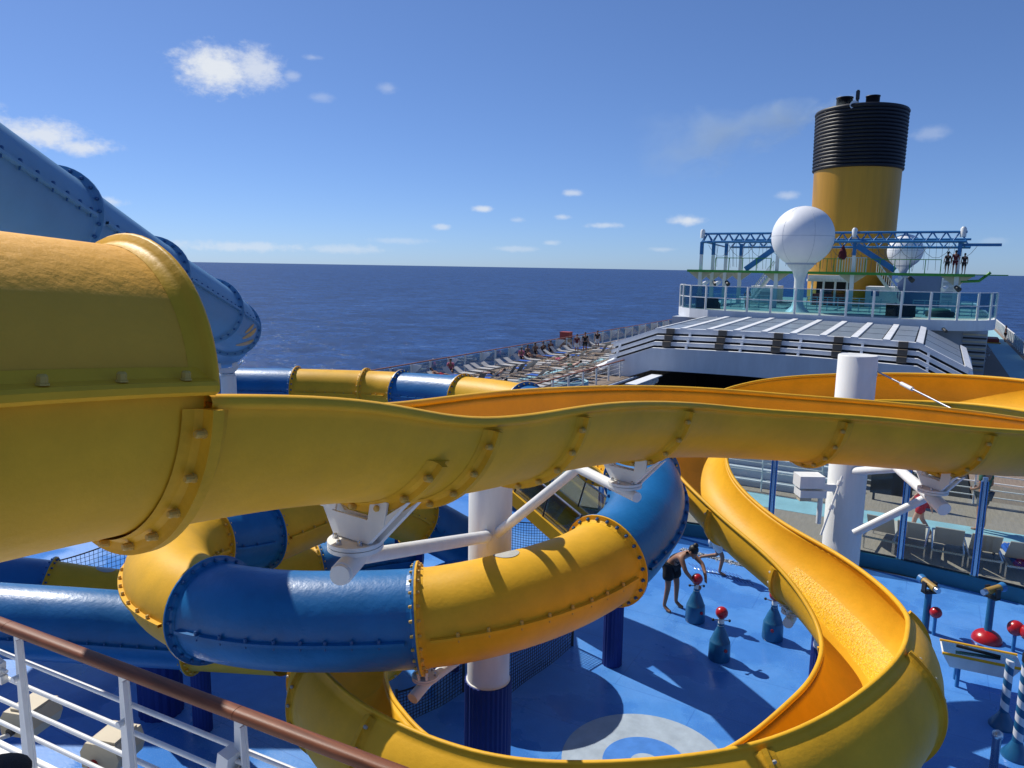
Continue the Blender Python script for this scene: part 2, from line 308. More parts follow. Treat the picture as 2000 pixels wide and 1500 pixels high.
GRYF = mat('grey_floor_paint', (.36,.43,.50), .5, var=.14, vscale=4, bump=.05); BLF = mat('light_blue_floor_paint', (.07,.22,.60), .4, var=.12, vscale=5, bump=.1, bscale=26)
fc = cw(1.8, 8.7, 0)
for nm, r0, r1, mt, z in (('painted_ring',.55,1.08,GRYF,.004),('painted_disc',.0,.55,BLF,.004),('painted_spot',.0,.2,GRYF,.008)):
    mb = MB(); k = 64
    vs = [(fc.x+r*math.cos(2*math.pi*i/k), fc.y+r*math.sin(2*math.pi*i/k), z) for r in (max(r0,.001), r1) for i in range(k)]
    mb.add(vs, [(i,k+i,k+(i+1)%k,(i+1)%k) for i in range(k)]); struct(nm, mb, mt)

# ---------------------------------------------------------------- slides
def crom(P, step=.10):
    out = []; us = []; m = len(P)
    for i in range(m-1):
        p0 = P[max(i-1,0)]; p1 = P[i]; p2 = P[i+1]; p3 = P[min(i+2,m-1)]
        n = max(3, int(math.dist(p1[:3], p2[:3])/step))
        for k in range(n):
            t = k/n
            out.append([.5*((2*b)+(-a+c)*t+(2*a-5*b+4*c-d)*t*t+(-a+3*b-3*c+d)*t**3) for a,b,c,d in zip(p0,p1,p2,p3)]); us.append(i+t)
    out.append(list(P[-1])); us.append(m-1); return out, us
class Path:
    def __init__(s, P, step=.10, smooth=0):
        s.S, s.u = crom(P, step); s.m = len(s.S)
        for _ in range(smooth):
            s.S = [s.S[0]] + [[.25*a+.5*b+.25*c for a,b,c in zip(s.S[i-1],s.S[i],s.S[i+1])] for i in range(1,s.m-1)] + [s.S[-1]]
        pos = [Vector(x[:3]) for x in s.S]; s.pos = pos; s.T = []; s.r = []; s.n = []
        for i in range(s.m):
            t = (pos[min(i+1,s.m-1)] - pos[max(i-1,0)]).normalized(); r = t.cross(UP).normalized(); s.T.append(t); s.r.append(r); s.n.append(r.cross(t))
    def ix(s, u): return min(range(s.m), key=lambda i: abs(s.u[i]-u))
    def pt(s, i, phi, R, off=0):
        return s.pos[i] + (s.r[i]*math.sin(phi) - s.n[i]*math.cos(phi))*R + s.T[i]*off
NR = 40
def tube_skin(P, i0, i1, R, inner=True):
    mb = MB(); rng = list(range(i0, i1+1))
    vs = [P.pt(i, 2*math.pi*k/NR, R) for i in rng for k in range(NR)]
    mb.add(vs, [(a*NR+k, a*NR+(k+1)%NR, (a+1)*NR+(k+1)%NR, (a+1)*NR+k) for a in range(len(rng)-1) for k in range(NR)], True)
    return mb
def ring_flange(P, i, R, a0, a1, full, hgt=.065, half=0):
    prof = [(-.075,.0),(-.04,.006),(-.022,.02),(-.018,.045),(-.018,hgt),(.018,hgt),(.018,.045),(.022,.02),(.04,.006),(.075,.0)]
    if half == -1: prof = prof[:5] + [(-.0008,hgt),(-.0008,.0)]
    if half == 1: prof = [(.0008,.0),(.0008,hgt)] + prof[5:]
    n = 44; mb = MB(); m = len(prof)
    vs = [P.pt(i, a0+(a1-a0)*k/n, R+.001+h, o) for k in range(n+1) for o, h in prof]
    fs = [(k*m+j, (k+1)*m+j, (k+1)*m+j+1, k*m+j+1) for k in range(n) for j in range(m-1)]
    mb.add(vs, fs, False)
    if not full: mb.add(vs[:m], [tuple(range(m))]); mb.add(vs[-m:], [tuple(range(m))[::-1]])
    return mb
def hexbolt(r, L_):
    mb = MB(); mb.lathe([(r*1.25,0),(r*1.25,L_*.18),(r,L_*.2),(r,L_*.8),(r*.7,L_)], n=8, smooth=False); return mb
BME = {}
def bolt_mesh(m_, r=.015, l=.032):
    k = (m_.name, r, l)
    if k not in BME: BME[k] = hexbolt(r, l).mesh('bolt', m_)
    return BME[k]
def ring_bolts(P, i, R, a0, a1, step, parent, mt, both=False, joined=False, r=.015, l=.032):
    n = max(2, int(round((a1-a0)/step))); mj = MB()
    for k in range(n):
        a = a0 + (a1-a0)*(k+.5)/n
        for sgn in ((-1,1) if both else (-1,)):
            p = P.pt(i, a, R+.030, sgn*.018)
            if joined: mj.cyl(p, p+P.T[i]*sgn*l, r, n=6)
            else: inst('bolt', bolt_mesh(mt, r, l), parent, basis(p, P.T[i]*sgn))
    if joined: tag(mj.build('bolt_ring', mt, parent), kind='stuff')
def seam(P, i0, i1, R, side, root, part, mt, bmt, bolts, near):
    mb = MB(); prof = [(0,.014),(.05,.014),(.05,-.014),(0,-.014)]; rng = list(range(i0, i1+1)); vs = []
    for i in rng:
        o = P.r[i]*side
        for d, h in prof: vs.append(P.pos[i] + o*(R-.004+d) + P.n[i]*h)
    mb.add(vs, [(a*4+j, (a+1)*4+j, (a+1)*4+(j+1)%4, a*4+(j+1)%4) for a in range(len(rng)-1) for j in range(4)], False)
    s_ = mb.build('seam_flange', mt, root)
    if bolts:
        acc = 0; mj = MB(); nb = 0
        for i in rng[1:-1]:
            acc += (P.pos[i]-P.pos[i-1]).length
            if acc >= .125:
                acc = 0; p = P.pos[i] + P.r[i]*side*(R+.024) + P.n[i]*.014; nb += 1
                if near: inst('bolt', bolt_mesh(bmt, .0165, .034), s_, basis(p, P.n[i]))
                else: mj.cyl(p, p+P.n[i]*.028, .0125, n=6)
                if near: mj.cyl(p-P.n[i]*.03, p-P.n[i]*.058, .009, n=5)
        if nb: tag(mj.build('bolt_row', bmt, s_), kind='stuff')

# --- yellow open slide: closed tube, then a half-pipe flume that loops twice.  X, Y, z of the floor, left and right wall angle
FN = [(-2.5, -0.05, 5.6, 95.0, 93.0, 0.45), (-2.05, 0.9, 5.55, 95.0, 93.0, 0.45), (-1.765, 1.465, 5.515, 95.0, 93.0, 0.45), (-1.53, 1.91, 5.48, 95.0, 93.0, 0.45), (-1.29, 2.36, 5.435, 74, 92.0, 0.45), (-1.09, 2.61, 5.405, 73, 91.0, 0.45), (-0.87, 2.93, 5.36, 74, 88.0, 0.45), (-0.611, 3.307, 5.254, 77, 83.0, 0.45), (-0.32, 3.72, 5.15, 81, 88.0, 0.45), (0.3, 4.66, 5.035, 86.0, 91.0, 0.45), (1.322, 5.74, 4.859, 91.0, 89.0, 0.45), (2.692, 6.171, 4.712, 92.0, 91.0, 0.45), (4.398, 6.598, 4.514, 95.0, 92.0, 0.45), (6.201, 7.562, 4.293, 86.0, 106.0, 0.45), (7.308, 9.221, 4.156, 82.0, 113.0, 0.45), (7.22, 10.97, 4.072, 76.0, 118.0, 0.45), (6.104, 12.104, 3.94, 77.0, 118.0, 0.45), (4.354, 12.327, 3.787, 81.0, 112.0, 0.45), (3.122, 11.644, 3.437, 86.0, 105.0, 0.45), (2.706, 10.512, 3.041, 88.481, 105.321, 0.433), (2.994, 9.252, 2.696, 94.15, 109.741, 0.418), (3.505, 8.08, 2.405, 117.76, 104.437, 0.421), (3.704, 7.112, 2.142, 145.58, 91.72, 0.45), (3.425, 6.361, 2.145, 157.937, 78.206, 0.51), (2.825, 5.605, 2.121, 153.723, 72.685, 0.569), (1.784, 5.187, 1.823, 147.113, 69.216, 0.59), (0.191, 5.446, 1.514, 144.889, 65.1, 0.584), (-0.984, 6.096, 1.451, 148.124, 63.244, 0.57), (-1.553, 6.831, 1.407, 147.475, 66.769, 0.554), (-1.828, 7.473, 1.203, 138.007, 77.974, 0.532), (-1.995, 8.271, 0.988, 118.797, 90.605, 0.506), (-1.814, 9.332, 0.793, 103.81, 91.262, 0.481), (-1.425, 10.458, 0.628, 94.704, 89.829, 0.457), (-0.948, 11.622, 0.523, 87.97, 90.334, 0.434)]
FR = .45
Pf = Path([tuple(cw(a,b,c+r)) + (rad(d),rad(e),r) for a,b,c,d,e,r in FN], .09, 14)
def fr(i): return Pf.S[i][5]
slide = thing('yellow_flume_slide', 'yellow water slide opening from a closed tube into a looping half-pipe flume', 'water slide', gnd(955,1480))
SA = rad(97)
U0 = 4   # the closed tube ends here
i0 = Pf.ix(U0)
mbt = MB()
for side in (1,-1):      # upper half of the closed tube and lower half, as the two shells of the photograph
    vs = []; rng = list(range(0, i0+1)); k_ = 24
    for i in rng:
        for k in range(k_+1):
            a = (SA + (2*math.pi-2*SA)*k/k_) if side == 1 else (-SA + 2*SA*k/k_)
            vs.append(Pf.pt(i, a, FR + (.012 if side == 1 else .006)))
    m2 = MB(); m2.add(vs, [(a*(k_+1)+k, a*(k_+1)+k+1, (a+1)*(k_+1)+k+1, (a+1)*(k_+1)+k) for a in range(len(rng)-1) for k in range(k_)], True)
    m2.build('tube_roof_shell' if side == 1 else 'tube_floor_shell', YELT if side == 1 else YEL, slide)
# seam lip of the closed tube (near side and far side) with caps
for side in (1,-1):
    vs = []; prof = [(-.002,.062),(.022,.034),(.062,.026),(.072,.016),(.072,-.002),(.05,-.014),(-.002,-.014)]; m = len(prof); rng = list(range(0, i0+1))
    for i in rng:
        for d, h in prof: vs.append(Pf.pos[i] + Pf.r[i]*side*(FR+.004+d) + Pf.n[i]*(h+.055))
    m2 = MB(); m2.add(vs, [(a*m+j, (a+1)*m+j, (a+1)*m+j+1, a*m+j+1) for a in range(len(rng)-1) for j in range(m-1)], False); m2.add(vs[-m:], [tuple(range(m))])
    sm_ = m2.build('seam_lip', YEL, slide); acc = .08
    for i in rng[1:]:
        acc += (Pf.pos[i]-Pf.pos[i-1]).length
        if acc > .15: acc = 0; inst('bolt', bolt_mesh(BOLT, .0125, .026), sm_, basis(Pf.pos[i] + Pf.r[i]*side*(FR+.05) + Pf.n[i]*.085, Pf.n[i]))
# roof end lip: the upper half ends in an upturned collar
m2 = MB(); vs = []; prof = [(-.05,.013),(-.02,.02),(-.006,.032),(.0,.05),(.010,.056),(.022,.05),(.022,.0)]; m = len(prof); k_ = 30
for k in range(k_+1):
    a = SA + (2*math.pi-2*SA)*k/k_
    for o_, h in prof: vs.append(Pf.pt(i0, a, FR+h, o_))
m2.add(vs, [(k*m+j, (k+1)*m+j, (k+1)*m+j+1, k*m+j+1) for k in range(k_) for j in range(m-1)], True); m2.build('roof_collar', YEL, slide)
def flume_skin(i0, i1):
    th = .014; na = 26; vs = []; rng = list(range(i0, i1+1))
    for i in rng:
        A, B = Pf.S[i][3], Pf.S[i][4]; ring = []
        for k in range(na+1): ring.append(Pf.pt(i, -A+(A+B)*k/na, fr(i)+th))
        # rolled rim right
        for sgn, ang in ((1, B), (-1, -A)):
            rim = []; c = Pf.pt(i, ang, fr(i)+th/2+.012); rd = (Pf.pt(i, ang, 1)-Pf.pos[i]); tg = (Pf.pt(i, ang+sgn*.01, 1)-Pf.pt(i, ang, 1)).normalized()
            for q in range(7):
                th_ = math.pi*(-.25) + math.pi*1.5*q/6
                rim.append(c + rd*math.cos(th_)*.026 + tg*math.sin(th_)*.026)
            if sgn == 1:
                ring += rim; ring += [Pf.pt(i, B-(A+B)*k/na, fr(i)) for k in range(na+1)]
            else: ring += rim[::-1]
        vs += ring
    m = len(vs)//len(rng); mb = MB()
    mb.add(vs, [(a*m+j, a*m+(j+1)%m, (a+1)*m+(j+1)%m, (a+1)*m+j) for a in range(len(rng)-1) for j in range(m)], True)
    return mb
FJ = [U0, 7.6, 8.55, 9.65, 10.85, 11.7, 13.0, 14.2, 15.3, 16.4, 17.4, 18.7, 19.9, 20.85, 22.3, 23.6, 24.9, 26.9, 28.3, 29.6, 31.0, 33]
for q in range(len(FJ)-1):
    flume_skin(Pf.ix(FJ[q]), Pf.ix(FJ[q+1])).build('flume_section', YEL, slide)
for q, uj in enumerate(FJ[:-1]):
    i = Pf.ix(uj); A, B = (math.pi/2, math.pi/2) if q == 0 else (Pf.S[i][3]-.08, Pf.S[i][4]-.08)
    fl = ring_flange(Pf, i, fr(i)+.014, -A, B, False, .06 if q == 0 else .046).build('flange', YELF, slide)
    d = (Pf.pos[i]-CAMP).length
    ring_bolts(Pf, i, fr(i)+.014, -A, B, rad(17), fl, BOLT if q < 12 else BOLTG, joined=d > 10.5, both=False, r=.0125 if q < 2 else .0145)

# water running down the lower run
WFILM = mat('flume_water', (.78,.45,.02), .3, var=.30, vscale=38, bump=.5, bscale=46, spec=.22, bdet=3)
a_, b_ = Pf.ix(20.6), Pf.ix(23.4); rng = list(range(a_, b_+1)); vs = []; k_ = 14
for i in rng:
    lo, hi = rad(-52), rad(-4)
    for k in range(k_+1): vs.append(Pf.pt(i, lo+(hi-lo)*k/k_, fr(i)-.012+.012*abs(2*k/k_-1)**3))
m2 = MB(); m2.add(vs, [(a*(k_+1)+k, a*(k_+1)+k+1, (a+1)*(k_+1)+k+1, (a+1)*(k_+1)+k) for a in range(len(rng)-1) for k in range(k_)], True); m2.build('water_film', WFILM, slide)
# --- tube slides
TR = .45
def tube_slide(name, label, nodes, secs, near_d=9.5, colours=None):
    P = Path(nodes, .10); zmin = min(nodes, key=lambda p: p[2])
    t = thing(name, label, 'water slide', (zmin[0], zmin[1], max(0, zmin[2]-TR)))
    for q, (u0, u1, c) in enumerate(secs):
        a, b = P.ix(u0), P.ix(u1); mt = {'b': BLU, 'y': YEL, 'p': BLU2}[c]; bm_ = {'b': BOLTB, 'y': BOLT, 'p': BOLTB}[c]
        pt_ = tube_skin(P, a, b, TR).build('tube_section', mt, t)
        dmin = min((P.pos[i]-CAMP).length for i in range(a, b+1)); near = dmin < near_d
        for side in (1,-1): seam(P, a+1, b-1, TR, side, t, pt_, mt, bm_, True, near)
        # joint flange at the downstream end, half in each colour
        fl = ring_flange(P, b, TR, 0, 2*math.pi, True, half=-1).build('flange', mt, t); c2_ = secs[min(q+1,len(secs)-1)][2]
        ring_flange(P, b, TR, 0, 2*math.pi, True, half=1).build('flange', {'b': BLU, 'y': YEL, 'p': BLU2}[c2_], t)
        dd = (P.pos[b]-CAMP).length; ring_bolts(P, b, TR, 0, 2*math.pi, rad(15), fl, bm_, both=True, joined=dd > near_d)
    return t, P
def pn(l): return [tuple(at(*p)) for p in l]
r1 = at(95,425,7.0); r2 = at(290,540,9.2)
st = r1 + (r1-r2)*1.4
T1 = [tuple(st), tuple(r1), tuple(r2), tuple(at(410,607,11.5)), tuple(at(450,640,13.0))] + pn([(425,676,14.2),(360,705,15.0),(280,728,15.4),(225,748,15.9),(250,757,16.5),(340,758,16.6),(440,758,16.5),(580,760,16.4),(715,764,16.3),(785,768,16.0),(905,778,15.2),(1025,798,14.0),(1110,840,12.6),(1180,885,11.2),(1240,918,10.1),(1264,962,9.3),(1252,1022,8.6),(1203,1080,8.0),(1118,1132,7.5),(980,1178,7.0),(820,1206,6.9),(600,1212,6.9),(475,1202,7.0),(392,1182,7.3),(338,1144,7.8),(335,1095,8.6),(398,1060,9.3),(510,1040,10.0),(650,992,11.2),(740,990,12.2),(815,1014,13.0),(905,1060,13.6)])
S1 = [(0,1,'p'),(1,2,'p'),(2,3,'p'),(3,4,'p'),(4,6,'p'),(6,8,'b'),(8,10,'y'),(10,12,'b'),(12,13,'y'),(13,14,'y'),(14,15,'b'),(15,16,'y'),(16,18,'b'),(18,19.4,'y'),(19.4,22.3,'b'),(22.3,25,'y'),(25,27.75,'b'),(27.75,31,'y'),(31,32,'b'),(32,35,'y'),(35,36,'b')]
ts1, P1 = tube_slide('closed_tube_slide', 'blue and yellow closed tube slide winding down from above to under the flume', T1, S1)
T2 = pn([(560,1245,9.2),(420,1238,9.4),(270,1228,9.4),(130,1219,9.3),(-40,1208,9.3),(-220,1190,9.5),(-330,1165,10.2),(-260,1143,11.0),(-100,1142,11.3),(50,1148,11.5),(235,1168,12.0),(400,1160,12.8),(520,1138,13.3),(625,1112,13.7),(720,1090,14.1),(800,1080,14.6)])
S2 = [(0,1.2,'y'),(1.2,4.35,'b'),(4.35,7,'b'),(7,9.2,'b'),(9.2,10.2,'y'),(10.2,12,'b'),(12,13,'y'),(13,15,'b')]
ts2, P2 = tube_slide('low_tube_slide', 'low blue and yellow tube slide lying behind the wooden handrail', T2, S2, 10.5)

# --- worn oval patches and leaf decals on the tubes
GREYP = mat('worn_grey_patch', (.42,.42,.38), .5, var=.1, vscale=9); LEAF = mat('orange_decal', (.60,.34,.10), .5)
def patch(P, root, u, phi, la, lb, mt, nm, skew=0.):
    i0 = P.ix(u); mb = MB(); n = 28; ds = (P.pos[min(i0+1,P.m-1)]-P.pos[max(i0-1,0)]).length/2
    def q(a, b):
        f = i0 + a/ds; i = max(0, min(P.m-2, int(f))); t_ = f-i; ph = phi + b/TR + skew*a
        return P.pt(i, ph, TR+.004).lerp(P.pt(i+1, ph, TR+.004), t_)
    vs = [q(0,0)] + [q(la*r_*math.cos(2*math.pi*k/n), lb*r_*math.sin(2*math.pi*k/n)) for r_ in (.5,1) for k in range(n)]
    mb.add(vs, [(0,1+k,1+(k+1)%n) for k in range(n)] + [(1+k,1+n+k,1+n+(k+1)%n,1+(k+1)%n) for k in range(n)], True); mb.build(nm, mt, root)
patch(P1, ts1, 23.85, rad(168), .12, .13, GREYP, 'worn_patch')
patch(P1, ts1, 15.55, rad(205), .16, .16, GREYP, 'worn_patch')
patch(P2, ts2, 9.75, rad(185), .15, .13, GREYP, 'worn_patch')
for uu, ph, a, b, sk in ((3.62,62,.26,.07,1.1),(3.45,70,.16,.05,1.3),(3.75,40,.3,.07,.9),(3.3,150,.15,.05,-1.),(2.6,158,.12,.05,-1.)): patch(P1, ts1, uu, rad(ph), a, b, LEAF, 'leaf_decal', sk)

# ---------------------------------------------------------------- columns, brackets and stays of the slides
def fluted(mb, c, r, z0, z1, n=26):
    k = n*4; pr = []
    for i in range(k):
        a = 2*math.pi*i/k; rr = r*(1 + .022*math.cos(n*a)); pr.append((c[0]+rr*math.cos(a), c[1]+rr*math.sin(a)))
    return mb.prism(pr, z0, z1)
c1 = at(957,1050,7.85); c1g = Vector((c1.x, c1.y, 0)); zsp = at(950,1325,8.1).z; ztop1 = at(957,868,7.8).z
t = thing('slide_column', 'thick white slide column with a fluted blue lower half under the flume', 'column', c1g)
MB().lathe([(.229,zsp-.03),(.229,ztop1-.02),(.215,ztop1)], c1g, 40).build('shaft', WHT, t)
fluted(MB(), c1g, .254, 0, zsp, 30).build('fluted_sleeve', FLUT, t)
MB().lathe([(.240,zsp),(.240,zsp+.008),(.230,zsp+.012)], c1g, 40).build('collar', WHT, t)
c2 = at(1671,750,10.2); c2g = Vector((c2.x, c2.y, 0)); ztop2 = at(1672,692,10.2).z
t2 = thing('slide_column', 'tall white slide column rising through the upper loop with a steel stay', 'column', c2g)
MB().lathe([(.252,0),(.252,ztop2-.012),(.24,ztop2)], c2g, 48).build('shaft', WHT, t2)
fluted(MB(), c2g, .275, 0, .9, 30).build('fluted_sleeve', FLUT, t2)
def saddle(P, i, R, root, drop=.16, spread=.5):
    """white saddle: two curved plates on the flange, a gusset pair and a round disc below"""
    b = P.pt(i, 0, R+.075); dn = -P.n[i]
    mb = MB()
    for a in (-.34, .28):       # tabs bolted on the flange
        p = P.pt(i, a, R+.045, -.03); mb.box(p, (.10,.012,.10), (P.r[i], P.T[i], P.n[i]))
    L_ = P.pt(i, -spread, R+.05); Rr = P.pt(i, spread, R+.05); d0 = b + dn*drop
    th = P.T[i]*.012
    for o in (-.02, .05):
        q = [L_+P.T[i]*o, P.pt(i,-.25,R+.09)+P.T[i]*o, P.pt(i,.25,R+.09)+P.T[i]*o, Rr+P.T[i]*o, d0+P.r[i]*.11+P.T[i]*o, d0-P.r[i]*.11+P.T[i]*o]
        n_ = len(q); mb.add([x-th for x in q]+[x+th for x in q], [tuple(range(n_)), tuple(range(n_,2*n_))[::-1]] + [(k,(k+1)%n_,n_+(k+1)%n_,n_+k) for k in range(n_)])
    mb.cyl(d0, d0-UP*.018, .125, n=28); mb.cyl(d0-UP*.022, d0-UP*.04, .125, n=28)
    mb.build('saddle_plate', WHT, root)
    bz = bolt_mesh(STEEL, .011, .022)
    for k in range(6):
        a = k*math.pi/3+.4; inst('bolt', bz, root, basis(d0 + Vector((math.cos(a),math.sin(a),0))*.095, UP))
    return d0 - UP*.04
# bracket under the nearest flume section, with its arm to the first column
iu = Pf.ix(7.05); fl = ring_flange(Pf, iu, FR+.014, -rad(48), rad(62), False, .046).build('flange', YELF, slide)
ring_bolts(Pf, iu, FR+.014, -rad(48), rad(62), rad(17), fl, BOLT)
bt = thing('slide_bracket', 'white slide bracket with a round disc carrying the nearest flume section', 'bracket', Pf.pt(iu,0,FR+.3))
q = saddle(Pf, iu, fr(iu)+.014, bt, .10, .62)
e0 = q - UP*.05; tip = e0 + (at(700,1118,3.0)-at(740,1070,3.3)).normalized()*.20
mb = MB(); mb.cyl(e0 - (tip-e0)*.5, tip, .05, n=20); mb.cyl(tip, tip+(tip-e0).normalized()*.025, .043, n=20); mb.build('stub_pipe', WHT, bt)
arm_e = c1g + UP*at(948,1050,7.8).z; mb = MB()
s0 = e0 + (arm_e-e0).normalized()*.06
mb.cyl(s0, arm_e, .036, .062, n=18); mb.box(arm_e + (e0-arm_e).normalized()*.24, (.012,.02,.26), ((arm_e-e0).normalized().cross(UP).normalized(), (arm_e-e0).normalized(), UP)); mb.build('arm_pipe', WHT, bt)
# second bracket, cross pipe and diagonal strut
iu2 = Pf.ix(9.62); bt2 = thing('slide_bracket', 'white slide bracket with cross pipe and slanting strut above the blue tube bend', 'bracket', Pf.pt(iu2,0,FR+.3))
q2 = saddle(Pf, iu2, FR+.014, bt2, .09, .6)
pe = q2 - UP*.04; pc = c1g + UP*(pe.z+.02); dirv = (pe-pc).normalized()
MB().cyl(pc, pe + dirv*.16, .05, .038, n=18).build('cross_pipe', WHT, bt2)
sa = c1g + UP*at(1005,1058,7.8).z; sb = pc + (pe-pc)*.72
MB().cyl(sa, sb, .055, .04, n=18).build('strut_pipe', WHT, bt2)
# third bracket under the joint of the near tube
i3 = P1.ix(25); bt3 = thing('slide_bracket', 'white slide bracket under the joint of the blue and yellow tube', 'bracket', P1.pt(i3,0,TR+.3))
q3 = saddle(P1, i3, TR, bt3, .05, .3); pe3 = q3-UP*.05; pc3 = c1g + UP*(pe3.z-.05)
mb = MB(); mb.cyl(pc3, pe3, .06, .05, n=16); mb.cyl(pe3, pe3+(pe3-pc3).normalized()*.2 - UP*.06, .055, n=16); mb.build('arm_pipe', WHT, bt3)
# fourth bracket at the right, near the second column
i4 = Pf.ix(11.7); bt4 = thing('slide_bracket', 'white slide bracket joined by bent pipes to the tall white column', 'bracket', Pf.pt(i4,0,FR+.3))
q4 = saddle(Pf, i4, FR+.014, bt4, .08, .5); pe4 = q4-UP*.05
k1 = c2g + UP*at(1690,930,10.2).z; k2 = at(1752,914,8.9)
mb = MB(); mb.pipe([k1, k2, pe4], .055, 14); mb.cyl(pe4, pe4+Vector((.1,-.16,-.05)), .06, n=16); mb.build('arm_pipe', WHT, bt4)
MB().cyl(at(1668,1042,9.3), at(1830,962,8.9), .05, n=16).build('strut_pipe', WHT, bt4)
# fifth bracket under the lower run
i5 = Pf.ix(20.85); bt5 = thing('slide_bracket', 'white slide bracket under the lower flume run beside a pump', 'bracket', Pf.pt(i5,0,FR+.3))
q5 = saddle(Pf, i5, fr(i5)+.014, bt5, .06, .5); MB().cyl(q5-UP*.06, q5-UP*.06+RIGHT*-.1+FWD*-.15, .06, n=16).build('stub_pipe', WHT, bt5)
# bracket of the far tube at the turn of the pale blue one
i6 = P1.ix(4.7); bt6 = thing('slide_bracket', 'white slide bracket below the end of the pale blue tube', 'bracket', P1.pt(i6,0,TR+.3))
q6 = saddle(P1, i6, TR, bt6, .1, .7); MB().cyl(q6, Vector((q6.x,q6.y,0)), .14, n=16).build('leg', WHT, bt6)
# stay rods
st_ = thing('stay_rod', 'thin steel stay with a turnbuckle from the top of the tall white column', 'stay rod', c2g + UP*(ztop2-.2))
a_ = c2g + UP*(ztop2-.22) + RIGHT*.27; b_ = at(1868,803,8.6); m_ = a_.lerp(b_, .42); d_ = (b_-a_).normalized()
MB().cyl(a_, b_, .012, n=8).build('rod', STEEL, st_); MB().cyl(m_-d_*.12, m_+d_*.12, .026, n=10).build('turnbuckle', WHT, st_); MB().box(a_-RIGHT*.01, (.05,.03,.14)).build('lug', WHT, st_)
st2 = thing('stay_rod', 'white stay with clamps slanting down the side of the tall white column', 'stay rod', at(1605,1030,9.9))
a_ = at(1645,930,9.8); b_ = at(1603,1045,9.8); d_ = (b_-a_).normalized()
MB().cyl(a_, b_, .014, n=8).build('rod', WHT, st2)
for k in (.12,.52): m_ = a_.lerp(b_, k); MB().cyl(m_-d_*.03, m_+d_*.03, .035, n=10).build('clamp', WHT, st2)
# fluted posts
def fpost(px, py, r, ztop, label, square=False, z0=0):
    g = gnd(px, py); o = MB(); fluted(o, g, r, 0, ztop, 18 if not square else 34); return tag(o.build('fluted_post', FLUT, origin=g), label, 'post')
fpost(1195,1296,.155,2.55,'dark blue fluted post under the yellow tube beside the striped net')
fpost(397,1425,.125,2.5,'slim dark blue fluted post under the flange of the blue tube')
fpost(316,1388,.29,1.5,'broad dark blue fluted post under the low tube slide')
fpost(1592,1330,.10,1.9,'dark blue fluted post under the inside edge of the lower flume')
# loudspeaker lamp box on the second column
fl_ = thing('flood_light', 'white floodlight housing clamped beside the tall white column', 'light', at(1575,985,10.3))
ax_ = (RIGHT, FWD, UP); cc = at(1580,938,10.3)
MB().box(cc, (.34,.26,.17), ax_).build('housing', WHT, fl_); MB().box(cc+UP*-.17+RIGHT*.03, (.36,.24,.10), ax_).build('ballast_box', WHT, fl_)
MB().cyl(cc+UP*-.2+RIGHT*.18, cc+UP*-.62+RIGHT*.18, .035, n=10).build('bracket_pipe', WHT, fl_); MB().box(cc+RIGHT*.34+UP*-.1, (.3,.05,.10), ax_).build('mounting_arm', WHT, fl_)
MB().box(cc+UP*-.25+RIGHT*-.05, (.16,.12,.07), ax_).build('junction_box', BEIGE, fl_)

# ---------------------------------------------------------------- unseen slab added behind the closed tube to shade the floor
tw = thing('floor_shade_slab', 'unseen added shade slab on white posts behind the closed yellow tube', 'shade_slab', cw(-8.5,13.2,0))
X0,X1,Y0,Y1 = -11,-6.2,12.3,14.3
def cbox(mb, x0,x1,y0,y1,z0,z1): return mb.box(cw((x0+x1)/2,(y0+y1)/2,(z0+z1)/2), (x1-x0,y1-y0,z1-z0), (RIGHT,FWD,UP))
cbox(MB(),X0,X1,Y0,Y1,5.45,5.6).build('shade_plate', GRYP, tw)
for x in (X0+.2,X1-.2):
    for y in (Y0+.2,Y1-.2): cbox(MB(),x-.08,x+.08,y-.08,y+.08,0,5.45).build('post', WHT, tw)

for lab,X0,X1,Y0,Y1,Z in (('added blue shade plate on blue legs behind the nearest flume section',-2.4,-.6,12.2,14.6,2.72),('low round blue shade plate added on blue legs behind the near yellow tube',-1.5,.25,10.05,11.7,1.42)):  # hidden plates added to cast shade on the splash floor
    t = thing('floor_shade_plate', lab, 'shade_plate', cw((X0+X1)/2,(Y0+Y1)/2,0)); (cbox(MB(),X0,X1,Y0,Y1,Z-.08,Z) if Z > 2 else MB().lathe([(1.12,Z-.08),(1.15,Z-.04),(1.12,Z)], cw(-.35,10.9,0), 40)).build('caster_plate', CBLU, t)
    for x in (X0+.3,(X0+X1)/2-.2):
        cbox(MB(),x-.06,x+.06,(Y0+Y1)/2-.06,(Y0+Y1)/2+.06,0,Z-.081).build('leg', FLUT, t)

# ---------------------------------------------------------------- safety nets
def net(a, b, c, d, cell, label, sag=.05):
    """cord net over the quad a-b (bottom) c-d (top), with a heavier border cord"""
    a,b,c,d = map(Vector,(a,b,c,d)); nu = max(3,int((b-a).length/cell)); nv = max(3,int((d-a).length/cell)); mb = MB()
    def P(u,v): p = (a.lerp(b,u)).lerp(d.lerp(c,u),v); return p - UP*sag*4*u*(1-u)*v + FWD*.03*math.sin(7*u+3*v)
    for i in range(nu+1):
        pts = [P(i/nu,j/nv) for j in range(nv+1)]
        for j in range(nv): mb.cyl(pts[j],pts[j+1],.0055,n=3,cap=False)
    for j in range(nv+1):
        for i in range(nu): mb.cyl(P(i/nu,j/nv),P((i+1)/nu,j/nv),.0055,n=3,cap=False)
    t = thing('safety_net', label, 'net', (a+b)/2); tag(mb.build('mesh_cords', ROPE, t), kind='stuff')
    MB().pipe([P(i/nu,1) for i in range(nu+1)], .014, 6).build('border_cord', ROPE, t)
    for u in (0,1): MB().cyl(P(u,0),P(u,1)+UP*.04,.022,n=8).build('post', DARK, t)
    return t
